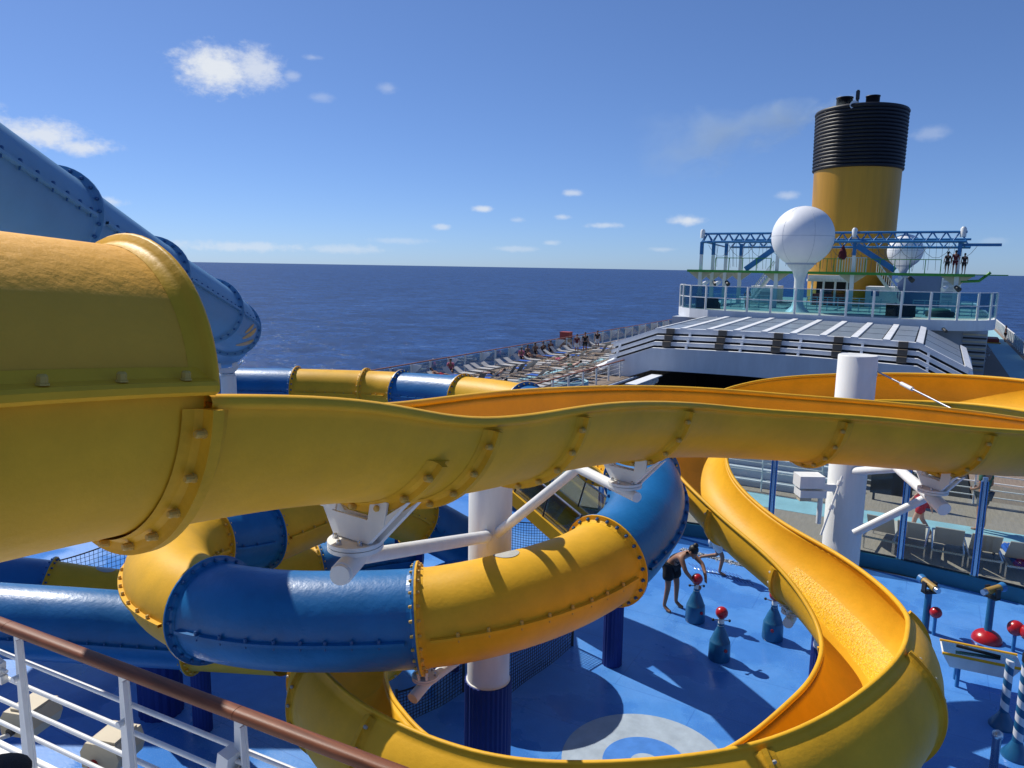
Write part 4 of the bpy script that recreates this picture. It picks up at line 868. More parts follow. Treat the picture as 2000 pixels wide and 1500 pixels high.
# ---------------------------------------------------------------- port sun deck: rails, loungers, people
def rail(name, label, pts, h, glassm, step, posts=True, wood=True, brackets=False):
    t = thing(name, label, 'railing', pts[0])
    for k in range(len(pts)-1):
        a, b = Vector(pts[k]), Vector(pts[k+1]); L_ = (b-a).length; n = max(1,int(L_/step)); d = (b-a).normalized(); s_ = d.cross(UP)
        MB().box((a+b)/2+UP*(h+.03),(.13,L_,.05),(s_,d,UP)).build('handrail', WOOD if wood else WHT, t)
        for i in range(n+1):
            p = a.lerp(b,i/n); pp_ = MB().cyl(p,p+UP*h,.065,n=8).build('post', WHT, t)
            if brackets and i%2 == 0: MB().add([p+s_*.03+UP*h, p+s_*.75+UP*(h-.02), p+s_*.75+UP*(h-.1), p+s_*.03+UP*(h-.75)] + [p+d*.03+s_*.03+UP*h, p+d*.03+s_*.75+UP*(h-.02), p+d*.03+s_*.75+UP*(h-.1), p+d*.03+s_*.03+UP*(h-.75)], [(0,1,2,3),(7,6,5,4),(0,4,5,1),(1,5,6,2),(2,6,7,3),(3,7,4,0)]).build('bracket', WHT, pp_)
            if i < n and glassm:
                q = a.lerp(b,(i+1)/n); MB().box((p+q)/2+UP*h*.5,(.012,(q-p).length-.12,h-.16),(s_,d,UP)).build('glass_pane', glassm, t)
            if i < n and not glassm:
                q = a.lerp(b,(i+1)/n)
                for z in (.3,.6,.85): MB().cyl(p+UP*z,q+UP*z,.015,n=6).build('bar', WHT, t)
    return t
rail('port_railing', 'long sea railing with glass panes along the far sun deck', [(ULEFT+.15,24,DZ),(ULEFT+.15,112,DZ)], 1.15, GLF, 2.0, brackets=True)
rail('pool_edge_railing', 'white railing with a dark handrail on the pool side of the far sun deck', [(-17.8,26,DZ),(-17.8,60,DZ)], 1.05, None, 2.0)
rail('starboard_railing', 'sea railing of the narrow walkway beside the sliding roof', [(URIGHT-.15,26,DZ),(URIGHT-.15,140,DZ)], 1.15, GLF, 2.0, wood=False)
PG = 'loungers set out in rows on the far sun deck'
dlg = lounger('deck_lounger', 'white sling lounger in the rows on the far sun deck', SLINGW, .5, PG); cnt = 0
dl2 = lounger('deck_lounger', 'lounger covered with a blue towel among the white ones on the far sun deck', SLINGW, .8, 'towelled loungers on the far sun deck'); MB().b2(-.3,.3,-.05,.75,.366,.38).build('towel', TOWEL, dl2, local=True); c2n = 0
dl3 = lounger('deck_lounger', 'dark sling lounger with its back raised on the far sun deck', CGRY, 1.0, 'dark loungers on the far sun deck'); c3n = 0
for v0, ulist in ((0,(-26.2,-23.6,-21.4,-19.3)),):
    for ui, u in enumerate(ulist):
        for k in range(26):
            v = 30.5 + k*1.28 + .2*ui
            if v > 62 or (ui == 3 and v > 56) or random.random() < .06: continue
            loc_ = (u+random.uniform(-.35,.35), v+random.uniform(-.12,.12), DZ); rz = rad((90 if ui != 0 else -90)+random.uniform(-14,14)); x_ = random.random()
            if x_ < .2: put(dl2, c2n, loc_, rz); c2n += 1
            elif x_ < .36: put(dl3, c3n, loc_, rz); c3n += 1
            else: put(dlg, cnt, loc_, rz); cnt += 1
mb = MB(); mb.b2(-22.9,-22.3,28,110,DZ,DZ+.004); struct('turquoise_path', mb, TURQ)
tub = thing('round_tub', 'pale blue round tub on the sun deck by the pool edge railing', 'tub', (-18.9,40.5,DZ)); MB().lathe([(1.15,0),(1.15,.35),(1.05,.37),(1.0,.3)],(-18.9,40.5,DZ),32,cap=False).build('rim', TURQ, tub); MB().lathe([(1.0,.28),(.001,.28)],(-18.9,40.5,DZ),32,cap=False).build('water', GLB, tub)
sit = dict(pelvis=(0,-.05,.45), belly=(0,-.05,.60), chest=(0,.0,.80), neck=(0,.04,.97), jaw=(0,.09,1.04), head=(0,.07,1.13), crown=(0,.06,1.21), sL=(-.17,.02,.92), eL=(-.22,.15,.68), wL=(-.18,.38,.62), hL=(-.15,.45,.60), sR=(.17,.02,.92), eR=(.22,.15,.68), wR=(.18,.38,.62), hR=(.15,.45,.60),
  tL=(-.1,.0,.44), kL=(-.13,.42,.50), aL=(-.13,.44,.09), fL=(-.13,.53,.04), oL=(-.13,.6,.03), tR=(.1,.0,.44), kR=(.13,.42,.50), aR=(.13,.44,.09), fR=(.13,.53,.04), oR=(.13,.6,.03))
SP = [((1018,706),CPNK,None,'bather in pink sitting on the end of a deck lounger'),((1030,700),None,CNVY,'bather in navy trunks leaning forward on a lounger'),((1045,695),None,CBLK,'bather in black trunks sitting beside the leaning one'),((1060,693),CBLK,CBLK,'bather in black sitting in the middle of the group'),((1075,690),CMAR,None,'bather in maroon sitting behind the one in black'),((1090,684),CWHT,CWHT,'bather in white sitting at the end of the group'),((880,733),CPNK,None,'bather in pink resting alone on a lounger near the sea railing')]
LIE = dict(pelvis=(0,0,.47), belly=(0,-.14,.50), chest=(0,-.33,.57), neck=(0,-.49,.68), jaw=(0,-.55,.76), head=(0,-.62,.80), crown=(0,-.69,.85), sL=(-.17,-.42,.62), eL=(-.26,-.2,.48), wL=(-.24,.03,.46), hL=(-.23,.1,.46), sR=(.17,-.42,.62), eR=(.26,-.2,.48), wR=(.24,.03,.46), hR=(.23,.1,.46),
  tL=(-.09,.04,.46), kL=(-.11,.45,.52), aL=(-.11,.85,.44), fL=(-.11,.92,.50), oL=(-.11,.96,.56), tR=(.09,.04,.46), kR=(.11,.45,.46), aR=(.11,.87,.44), fR=(.11,.93,.50), oR=(.11,.97,.56))
for k,(u,v,bt_,ad) in enumerate(((-26.2,33.1,CNVY,'navy trunks nearest the slide end of the deck'),(-26.2,37.2,CRED,'red trunks beside the sea railing'),(-23.6,39.6,CBLK,'black trunks in the second row'),(-21.4,36.0,CWHT,'white trunks in the third row'),(-21.4,46.2,CGRN,'green trunks in the third row'),(-23.6,48.8,CPNK,'pink trunks in the second row'),(-19.3,44.0,CMAR,'maroon trunks by the pool edge railing'),(-26.2,49.5,CGRY,'grey trunks by the sea railing'))):
    person('sunbather in '+ad+' lying back on a lounger', (u,v,DZ), rad(90 if u > -26 else -90), LIE, SKIN1 if k%2 else SKIN2, None, bt_, 1.72)
def port(px, py): return gnd(px, py, DZ)
for (px,py),tp_,bt_,lb in SP:
    g = port(px,py+4); person(lb, (g.x,g.y,DZ), rad(-150), sit, SKIN1, tp_, bt_ or CNVY, 1.7, lev=1)
for (px,py),tp_,bt_,lb,hh in (((1126,693),CMAR,CWHT,'person in a maroon top standing by the loungers',1.7),((1142,691),CBLK,CBLK,'person all in black standing by the loungers',1.8),((1166,684),CBLK,CWHT,'person in a black top and white shorts standing at the rail end of the deck',1.72)):
    g = port(px,py); person(lb, (g.x,g.y,DZ), rad(200), None, SKIN1, tp_, bt_, hh)
g = port(1105,677); bn = thing('red_bin', 'red cabinet standing against the sea railing', 'cabinet', g); MB().box((0,0,.65),(.9,.8,1.3)).build('body', RUG, bn, local=True); MB().box((0,0,1.33),(.96,.86,.05)).build('lid', RUG, bn, local=True)
g = gnd(1962,668,DZ); person('person in dark clothes leaning on the walkway railing', (g.x,g.y,DZ), rad(-90), None, SKIN1, CNVY, CBLK, 1.75)
mb = MB(); mb.b2(5.0,6.9,26,140,DZ,DZ+.004); struct('turquoise_walk', mb, TURQ)

# ---------------------------------------------------------------- sliding glass roof over the pool
rf = thing('sliding_roof', 'white stepped sliding roof with glazed panels over the far end of the pool', 'roof', (-8,52,DZ))
# cross-section stations along the ship: v, z; the roof folds down at both ends of its width
ST = [(46.6,.15),(46.6,1.30),(46.95,1.24),(46.95,1.68),(47.3,1.62),(47.3,2.06),(47.65,2.0),(47.65,2.44),(59.5,2.62)]
UA, UB, UC, UD = -19.0, -15.9, -.6, 1.9      # outer edge, fold, fold, outer edge
def rz_(u): # lowering towards both edges
    if u < UB: return -1.15*((UB-u)/(UB-UA))
    if u > UC: return -1.25*((u-UC)/(UD-UC))
    return .12*math.sin(math.pi*(u-UB)/(UC-UB))
us_ = [UA,UB] + [UB+(UC-UB)*k/9 for k in range(1,9)] + [UC,UD]
def panel(v0,z0,v1,z1,u0,u1,off=0):
    n = Vector((0,-(z1-z0),v1-v0)).normalized()*off
    return [Vector((u0,v0,z0+rz_(u0)))+n, Vector((u1,v0,z0+rz_(u1)))+n, Vector((u1,v1,z1+rz_(u1)))+n, Vector((u0,v1,z1+rz_(u0)))+n]
GBLK = mat('brown_guide_block', (.15,.125,.095), .6)
ROOFG = mat('roof_glass_panel', (.24,.28,.33), .3, var=.1)
RIS = [(46.6,-.25,1.22),(46.95,1.36,1.60),(47.3,1.74,1.98),(47.65,2.12,2.44)]
for v0,z0,z1 in RIS:
    for ja,jb in ((0,1),(1,len(us_)-2),(len(us_)-2,len(us_)-1)):
        n_ = 8; vs = []
        for q in range(n_+1):
            u = us_[ja]+(us_[jb]-us_[ja])*q/n_
            vs += [Vector((u,v0,z0+rz_(u))),Vector((u,v0,z1+rz_(u))),Vector((u,v0+.30,z1+rz_(u)+.01)),Vector((u,v0+.30,z0+rz_(u)))]
        MB().add(vs,[(q*4+j,q*4+(j+1)%4,(q+1)*4+(j+1)%4,(q+1)*4+j) for q in range(n_) for j in range(4)]+[(3,2,1,0),tuple(n_*4+j for j in range(4))]).build('roof_step', WHS, rf)
mb = MB(); vs = []
for u in us_: vs += [Vector((u,48.0,.2+rz_(u))),Vector((u,48.0,2.40+rz_(u)))]
mb.add(vs,[(2*q,2*q+1,2*q+3,2*q+2) for q in range(len(us_)-1)]); mb.build('shadow_gap_sheet', DARK, rf)  # dark sheet stands in for the narrow shadow between the roof steps
(v0,z0),(v1,z1) = ST[-2],ST[-1]
for j in range(len(us_)-1):
    a, b = us_[j]+.28, us_[j+1]-.28
    for r in range(3):
        f0, f1 = r/3+.01, (r+1)/3-.01; q = panel(v0+(v1-v0)*f0,z0+(z1-z0)*f0,v0+(v1-v0)*f1,z0+(z1-z0)*f1,a,b); q2 = [p-UP*.05 for p in q]
        MB().add(q+q2,[(0,1,2,3),(7,6,5,4),(0,4,5,1),(1,5,6,2),(2,6,7,3),(3,7,4,0)]).build('glass_panel', ROOFG, rf)
for j,u in enumerate(us_):
    q = panel(v0,z0,v1,z1,u-.18,u+.18,.06); q2 = [p-UP*.14 for p in q]; MB().add(q+q2,[(0,1,2,3),(7,6,5,4),(0,4,5,1),(1,5,6,2),(2,6,7,3),(3,7,4,0)]).build('rafter', WHS, rf)
    if j in (1,3,5,7,9):      # dark guide blocks down the front steps
        for va,za,zb_ in RIS[1:]:
            MB().box((u+.9,va-.06,(za+zb_)/2+rz_(u+.9)+.0),(.5,.3,.34)).build('guide_block', GBLK, rf)
    else:
        for va,za,zb_ in RIS[1:]:
            MB().box((u+.5,va-.05,za+rz_(u+.5)-.04),(.14,.2,.22)).build('small_bracket', WHS, rf)
for sgn,ua,ub in ((-1,UA-1.2,UA-.02),(1,UD+.02,UD+.5)):
    mb = MB(); mb.add([Vector(p) for p in (((ua,46.8,DZ),(ub,46.7,DZ),(ub,46.7,.0),(ua,47.5,-.4),(ua,59.4,DZ),(ub,59.4,DZ),(ub,59.4,1.3),(ua,59.4,.5)) if sgn < 0 else ((ua,46.7,DZ),(ub,46.9,DZ),(ub,47.3,-.3),(ua,46.7,.0),(ua,59.4,DZ),(ub,59.4,DZ),(ub,59.4,.7),(ua,59.4,1.3)))],[(0,1,2,3),(7,6,5,4),(0,4,5,1),(1,5,6,2),(2,6,7,3),(3,7,4,0)]); mb.build('end_cheek', WHS, rf)
# dark tracks beside the opening
for k in range(5):
    o = MB().b2(-17.1+k*.42,-16.8+k*.42,24.5,47,DZ-.12*k-.05,DZ-.12*k+.02); tag(o.build('roof_track', DARK if k%2 else GRYP), 'long %s track %s the pool opening of the sliding roof' % (('dark','grey')[k%2 == 0], ('on the deck edge along','one step down beside','two steps down beside','three steps down inside','lowest and innermost inside')[k]), 'track')
pe_ = thing('pool_awning', 'row of furled white fabric under the front edge of the sliding roof', 'awning', (-15.3,44,-1))
for k in range(14): MB().sphere((-15.2+.02*math.sin(k*3),41.4+k*.32,-.75+.05*math.sin(k*2.1)),.2,8,6).build('fabric_fold', CWHT, pe_)
MB().b2(-15.6,-14.9,41.2,46,-.5,-.42).build('beam', WHS, pe_)
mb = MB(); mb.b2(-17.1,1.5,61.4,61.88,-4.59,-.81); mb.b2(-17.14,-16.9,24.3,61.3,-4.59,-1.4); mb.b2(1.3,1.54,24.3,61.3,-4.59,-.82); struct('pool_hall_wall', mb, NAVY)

# ---------------------------------------------------------------- upper deck with the glass windscreen
UPZ = 3.1
front = [(-20.2,67.5),(-20.0,65.5),(-19.3,63.6),(-18.0,62.0),(-16.2,61.0),(-13.8,60.4),(-11.0,60.1),(-8.0,60.0),(-5.0,60.0),(-2.0,60.1),(.4,60.5),(2.0,61.3),(3.2,62.6),(3.8,64.2),(4.0,66.0)]
mb = MB(); mb.prism(front+[(4.0,100),(-20.2,100)], UPZ-.75, UPZ-.004); struct('upper_deck', mb, WHS)
mb = MB(); mb.prism([(x*.985-.12,y+.35) for x,y in front]+[(3.6,99.5),(-19.6,99.5)], UPZ-.003, UPZ+.003); struct('upper_deck_floor', mb, mat('pale_green_deck',(.26,.36,.34),.75,var=.1))
mb = MB(); mb.b2(-19.6,3.4,62.4,100,DZ,UPZ-.76); struct('deck_house_below', mb, GRYP)
lv = thing('louvre_grille', 'dark slatted louvre in the wall under the upper deck beside the walkway', 'grille', (3.0,62.3,DZ))
for k in range(11): MB().b2(1.9,3.35,62.3,62.39,DZ+.3+k*.25,DZ+.42+k*.25).build('slat', DARK if k%2 else BEIGE, lv)
ws = thing('windscreen', 'curved blue-tinted glass windscreen with white posts round the upper deck', 'windscreen', (-8,60.1,UPZ))
dens = []
for k in range(len(front)-1):
    a, b = Vector((*front[k],UPZ)), Vector((*front[k+1],UPZ))
    for q in range(20): dens.append(a.lerp(b,q/20))
dens.append(Vector((*front[-1],UPZ))); posts = [dens[0]]
for p in dens:
    if (p-posts[-1]).length >= (1.5 if (p.x < -17 or p.x > 1.5) else 1.75): posts.append(p)
posts = [p+Vector((0,.1,0)) for p in posts]
for k,p in enumerate(posts):
    MB().cyl(p,p+UP*1.95,.085,n=8).build('post', WHT, ws)
    if k < len(posts)-1:
        q = posts[k+1]; d = (q-p).normalized(); s_ = d.cross(UP); L_ = (q-p).length
        for z0,z1 in ((.12,.95),(1.03,1.9)): MB().box((p+q)/2+UP*(z0+z1)/2,(.014,L_-.2,z1-z0),(s_,d,UP)).build('glass_pane', GLB, ws)
        MB().box((p+q)/2+UP*.99,(.05,L_-.16,.06),(s_,d,UP)).build('mid_rail', WHT, ws); MB().box((p+q)/2+UP*1.93,(.06,L_-.16,.05),(s_,d,UP)).build('top_rail', WHT, ws)
for px,py,lab in ((1398,622,'small dark spotlight on the white edge of the upper deck near its rounded end'),(1724,636,'dark twin spotlight on the white edge below the windscreen'),(1842,642,'small dark spotlight on the white edge near the walkway')):
    p = onv(px,py,59.9); s_ = thing('deck_spotlight', lab, 'spotlight', p); MB().cyl(p,p+Vector((.2,-.5,-.15)),.11,n=10).build('head', DARK, s_); MB().cyl(p+Vector((0,.2,.1)),p,.05,n=6).build('arm', WHS, s_)

# ---------------------------------------------------------------- radomes
def radome(c, R, label, zb, lean=0):
    t = thing('radome', label, 'radome', (c.x,c.y,zb))
    MB().sphere(c,R,48,32).build('dome', BOXW, t)
    k = R/2.4; MB().lathe([(1.05*k,c.z-2.05*k-zb),(1.0*k,c.z-2.35*k-zb),(.6*k,c.z-2.75*k-zb),(.40*k,c.z-3.4*k-zb),(.38*k,.9),(.5*k,.45),(.95*k,.0)],(c.x,c.y,zb),32).build('pedestal', WHT, t)
    MB().lathe([(1.16*k,-.10),(1.16*k,.10)],(c.x,c.y,c.z-2.13*k),32).build('collar', GRYP, t)
    m = MB(); m.lathe([(R*1.001,-.015),(R*1.003,0),(R*1.001,.015)],c,48,cap=False)
    for a in (0,math.pi/3,2*math.pi/3):
        pts = [c+Vector((math.cos(a)*math.cos(b),math.sin(a)*math.cos(b),math.sin(b)))*R*1.001 for b in [2*math.pi*q/40 for q in range(41)]]; m.pipe(pts,.012,4)
    m.build('panel_seam', GRYP, t)
rc = onv(1568,462,63.5); radome(rc, 2.36, 'big white radome ball on a flared white pedestal behind the windscreen', UPZ+.003)
rc2 = onv(1768,490,84); radome(rc2, 1.62, 'smaller white radome behind the blue truss beside the funnel', UPZ+.003)

# ---------------------------------------------------------------- funnel
fv = 90.0; fb = onv(1667,430,fv); ft_ = onv(1680,225,fv); fbz = UPZ
fn = thing('funnel', 'yellow funnel with a black ribbed top', 'funnel', (fb.x,fv,fbz))
def fsec(z): t_ = (z-fb.z)/(ft_.z-fb.z); return Vector((fb.x+(ft_.x-fb.x)*t_*.25, fv-.4*t_, z)), 4.28+.10*t_
zj = onv(1672,336,fv).z; zt = ft_.z; n = 64
def fskin(z0,z1,steps,mt,nm,inset=0):
    mb = MB(); vs = []
    for i in range(steps+1):
        z = z0+(z1-z0)*i/steps; c,r = fsec(z); vs += [Vector((c.x+(r-inset)*math.cos(2*math.pi*k/n), c.y+(r-inset)*1.15*math.sin(2*math.pi*k/n), z)) for k in range(n)]
    mb.add(vs,[(i*n+k,i*n+(k+1)%n,(i+1)*n+(k+1)%n,(i+1)*n+k) for i in range(steps) for k in range(n)],True); return mb.build(nm,mt,fn)
fskin(fbz,zj,8,FUNY,'yellow_casing'); fskin(zj,zt-.6,4,FUNB,'black_casing',.35)
mb = MB(); c,r = fsec(zt-.6); mb.prism([(c.x+(r-.36)*math.cos(2*math.pi*k/n),c.y+(r-.36)*1.15*math.sin(2*math.pi*k/n)) for k in range(n)],zt-.62,zt-.5); mb.build('top_plate', FUNB, fn)
for k in range(17):
    z = zj+.15+(zt-zj-.15)*k/16; c,r = fsec(z); ang = 2*math.pi
    pts = [Vector((c.x+r*math.cos(a),c.y+r*1.15*math.sin(a),z)) for a in [2*math.pi*q/n for q in range(n+1)]]
    MB().pipe(pts,.20 if k < 16 else .24,8).build('rib', FUNB, fn)
for k in range(12):
    a = 2*math.pi*k/12; p = [Vector((fsec(z)[0].x+(fsec(z)[1]-.1)*math.cos(a),fsec(z)[0].y+(fsec(z)[1]-.1)*1.15*math.sin(a),z)) for z in (zj,zt)]; MB().cyl(p[0],p[1],.12,n=6).build('rib_stay', FUNB, fn)
for px,py,r,h in ((1648,218,.82,1.5),(1703,215,.68,1.5),(1680,222,.5,.9),(1725,222,.5,.7)):
    p = onv(px,py,fv-.5)+UP*.42; MB().lathe([(r,-.9),(r,h-.62),(r*1.06,h-.6),(r*1.06,h-.5),(r*.85,h-.5),(r*.85,h-1.0)],p,20,cap=False).build('exhaust_pipe', FUNB, fn)
p = onv(1674,204,fv-4); MB().cyl(p-UP*.5,p+UP*1.4,.13,n=8).build('mast', DARK, fn); MB().box(p+UP*.9,(.35,.3,.8)).build('mast_box', DARK, fn)
p2 = onv(1667,206,fv-5.2); MB().cyl(p2,p2+Vector((.1,-.3,0)),.38,.42,n=20).build('dish', WHS, fn)

# smoke drifting from the funnel
def smoke_mat():
    m = bpy.data.materials.new('pale_smoke'); m.use_nodes = True; nt = m.node_tree; nt.nodes.clear(); N = nt.nodes.new; L = nt.links.new
    o = N('ShaderNodeOutputMaterial'); v = N('ShaderNodeVolumePrincipled'); v.inputs['Color'].default_value = (.80,.95,1,1); v.inputs['Anisotropy'].default_value = .3
    tc = N('ShaderNodeTexCoord'); sp = N('ShaderNodeSeparateXYZ'); L(tc.outputs['Object'], sp.inputs[0])
    mp = N('ShaderNodeMapping'); mp.inputs['Scale'].default_value = (1.0,1.6,1.6); L(tc.outputs['Object'], mp.inputs[0])
    n1 = N('ShaderNodeTexNoise'); n1.inputs['Scale'].default_value = .22; n1.inputs['Detail'].default_value = 6; n1.inputs['Roughness'].default_value = .6; n1.inputs['Distortion'].default_value = .8; L(mp.outputs[0], n1.inputs['Vector'])
    def M(op,*a):
        q = N('ShaderNodeMath'); q.operation = op
        for i,x in enumerate(a):
            if isinstance(x,(int,float)): q.inputs[i].default_value = x
            else: L(x,q.inputs[i])
        return q.outputs[0]
    # radius grows with distance along local x; density falls
    rr = M('ADD',.9,M('MULTIPLY',sp.outputs[0],.17)); yy = M('DIVIDE',sp.outputs[1],rr); zz = M('DIVIDE',sp.outputs[2],rr)
    dist = M('SQRT',M('ADD',M('MULTIPLY',yy,yy),M('MULTIPLY',zz,zz)))
    f = M('MAXIMUM',M('ADD',M('SUBTRACT',.55,M('MULTIPLY',dist,.6)),M('MULTIPLY',M('SUBTRACT',n1.outputs[0],.5),1.9)),0)
    x1 = M('MAXIMUM',M('ADD',sp.outputs[0],.6),.05); d = M('MULTIPLY',f,M('DIVIDE',SMK,M('ADD',x1,3.0)))
    end = N('ShaderNodeMapRange'); L(sp.outputs[0],end.inputs[0]); end.inputs[1].default_value = 16; end.inputs[2].default_value = 24; end.inputs[3].default_value = 1; end.inputs[4].default_value = 0
    L(M('MULTIPLY',d,end.outputs[0]), v.inputs['Density']); L(v.outputs[0], o.inputs['Volume']); return m
SMK = 3.6
ps, pe = onv(1664,198,fv-.5), onv(1340,285,fv-1.5); dd = (pe-ps).normalized(); L_ = 24.0
mb = MB(); vs = []; n_ = 16
for i in range(7):
    x = -.6+(L_+.6)*i/6; r = (.9+.17*max(x,0))*1.9
    vs += [(x,r*math.cos(2*math.pi*k/n_),r*math.sin(2*math.pi*k/n_)) for k in range(n_)]
mb.add(vs,[(i*n_+k,i*n_+(k+1)%n_,(i+1)*n_+(k+1)%n_,(i+1)*n_+k) for i in range(6) for k in range(n_)]); mb.add(vs[:n_],[tuple(range(n_))[::-1]]); mb.add(vs[-n_:],[tuple(range(n_))])
sm = mb.build('smoke', smoke_mat()); s_ = dd.cross(UP).normalized(); u_ = s_.cross(dd)
sm.matrix_world = Matrix(((dd.x,s_.x,u_.x,ps.x),(dd.y,s_.y,u_.y,ps.y),(dd.z,s_.z,u_.z,ps.z),(0,0,0,1)))
tag(sm, 'thin pale smoke trailing from the funnel', 'smoke', kind='stuff')

# ---------------------------------------------------------------- ropes course on the upper deck
PV0, PV1 = 69.0, 77.0; PZ = 6.32
rc_ = thing('ropes_course', 'ropes course with green platforms, blue trusses and white posts on the upper deck', 'ropes course', (-6,72,UPZ))
ua, ub = onv(1342,527,PV0).x, onv(1905,532,PV0).x
def bx(nm, mt, *a): return MB().b2(*a).build(nm, mt, rc_)
bx('platform', GREEN, ua,ub,PV0,PV0+1.0,PZ-.2,PZ+.02); bx('platform', GREEN, ua,ub,PV1-1,PV1,PZ-.1,PZ+.02)
for x in (ua,ua+6,ub-6,ub-1): bx('platform', GREEN, x,x+1,PV0+1.01,PV1-1.01,PZ-.1,PZ+.02)
bx('platform', GREEN, ub,ub+2.2,PV0+.2,PV0+.9,PZ-.08,PZ)
PX = [1370,1393,1418,1447,1519,1668,1873]
for k,px in enumerate(PX):
    v = PV0+.5 if k not in (1,2,3) else PV0+.5+(k)*1.7
    p = onv(px,500,v); bx('post_base', WHT, p.x-.16,p.x+.16,v-.16,v+.16,UPZ+.01,PZ-.11); bx('post_base', WHT, p.x-.13,p.x+.13,v-.13,v+.13,PZ+.021,PZ+1.4); bx('post_top', CBLU, p.x-.14,p.x+.14,v-.14,v+.14,PZ+1.41,PZ+2.55)
    for dx in (-1.2,1.2):   # cream haunches under the platform
        MB().add([(p.x,v-.08,PZ-.12),(p.x+dx,v-.08,PZ-.12),(p.x+dx*.1,v-.08,PZ-.95),(p.x,v+.08,PZ-.12),(p.x+dx,v+.08,PZ-.12),(p.x+dx*.1,v+.08,PZ-.95)],[(0,1,2),(5,4,3),(0,3,4,1),(1,4,5,2),(2,5,3,0)]).build('haunch', BEIGE, rc_)
def truss(x0,x1,v,z0,z1,bays):
    for z,vv in ((z0,v-.3),(z0,v+.3),(z1,v)): MB().cyl((x0,vv,z),(x1,vv,z),.10,n=6).build('truss_chord', CBLU, rc_)
    mb = MB()
    for k in range(bays):
        xa = x0+(x1-x0)*k/bays; xb = x0+(x1-x0)*(k+1)/bays; xm = (xa+xb)/2
        for vv in (v-.3,v+.3): mb.cyl((xa,vv,z0),(xm,v,z1),.06,n=5); mb.cyl((xm,v,z1),(xb,vv,z0),.06,n=5)
    mb.build('truss_lattice', CBLU, rc_)
tx0, tx1 = onv(1372,470,PV0+.5).x, onv(1888,470,PV0+.5).x
truss(tx0,tx1,PV0+.5,PZ+2.55,PZ+3.3,22); truss(tx0+1,tx1+.5,PV1-.5,PZ+2.3,PZ+3.0,20)
for px in (1372,1668,1880): p = onv(px,470,PV0+.5); MB().lathe([(.22,-.3),(.22,.35),(.12,.5)],(p.x,PV0+.5,PZ+3.2),12).build('truss_head', WHT, rc_)
for px in (1372,1519,1668,1880):
    p = onv(px,470,PV0+.5); MB().cyl((p.x,PV0+.5,PZ+2.6),(p.x+.3,PV1-.5,PZ+2.35),.08,n=6).build('cross_beam', CBLU, rc_)
for pxa,pya,pxb,pyb in ((1512,486,1456,526),(1674,480,1748,528)):
    a = onv(pxa,pya,PV0+.4); b = onv(pxb,pyb,PV0+.4); MB().bar(a,b,.3,.45).build('chute_brace', CBLU, rc_)
bx('cantilever_beam', CBLU, tx1-.5,tx1+2.4,PV0+1.0,PV0+1.25,PZ+2.2,PZ+2.42)
a = onv(1935,532,PV0+.5); b = onv(1912,549,PV0+.5); c_ = onv(1876,550,PV0+.5); MB().pipe([a,b,c_],.12,6).build('green_outrigger', GREEN, rc_)
for x0,x1,mt in ((onv(1397,515,PV0).x,onv(1505,515,PV0).x,GREEN),(onv(1602,515,PV0).x,onv(1642,515,PV0).x,GREEN),(onv(1690,515,PV0).x,onv(1838,515,PV0).x,GREEN)):
    MB().b2(x0,x1,PV0+.04,PV0+.1,PZ+1.08,PZ+1.14).build('guard_rail', mt, rc_); nn = max(3,int((x1-x0)/1.0))
    for k in range(nn+1): xx = x0+(x1-x0)*k/nn; MB().b2(xx-.03,xx+.03,PV0+.04,PV0+.1,PZ+.021,PZ+1.079).build('guard_post', mt, rc_)
mb = MB()
for k in range(46):
    xx = tx0+(tx1-tx0)*(k+.5)/46; v = random.uniform(PV0+1,PV1-1); mb.cyl((xx,v,PZ+2.5),(xx+random.uniform(-.3,.3),v,PZ+random.uniform(.0,.5)),.018,n=4)
for k in range(12):
    xx = tx0+(tx1-tx0)*(k+.2)/12; v = PV0+1.4+.5*(k%5); pts = [Vector((xx+q*.45,v,PZ+2.3-1.4*(q/5)*(1-q/5)*3)) for q in range(6)]; mb.pipe(pts,.02,4)
tag(mb.build('climbing_ropes', CGRY, rc_), kind='stuff')
bag = thing('punch_bag', 'dark red bag hanging from the blue truss', 'punch bag', onv(1646,500,PV0+.6)); p = onv(1646,493,PV0+.6); MB().lathe([(.05,.6),(.12,.45),(.3,0),(.34,-.35),(.2,-.6)],p,14).build('bag', CMAR, bag); MB().cyl(p+UP*.6,p+UP*1.5,.03,n=5).build('rope', CGRY, bag)
wg = thing('white_gate_rail', 'white picket guard on the platform in front of the funnel', 'guard rail', onv(1660,525,PV0+.3))
x0,x1 = onv(1632,515,PV0).x, onv(1690,515,PV0).x
for k in range(12): xx = x0+(x1-x0)*k/11; MB().b2(xx-.035,xx+.035,PV0+1.1,PV0+1.16,PZ+.03,PZ+1.2).build('picket', WHT, wg)
MB().b2(x0,x1,PV0+1.08,PV0+1.18,PZ+1.2,PZ+1.28).build('rail', WHT, wg)
for px,top,bot,lb,hh,hat in ((1849,CBLK,CBLK,'person in black with a sun hat standing on the ropes course platform',1.68,True),(1864,CMAR,CMAR,'person in a maroon top between two others on the ropes course platform',1.82,False),(1882,CBLK,CBLK,'shorter person in black at the outer end of the ropes course platform',1.6,False)):
    p = onv(px,528,PV0+.35); person(lb, (p.x,PV0+.35,PZ+.02), rad(10), None, SKIN1, top, bot, hh, hat=hat)
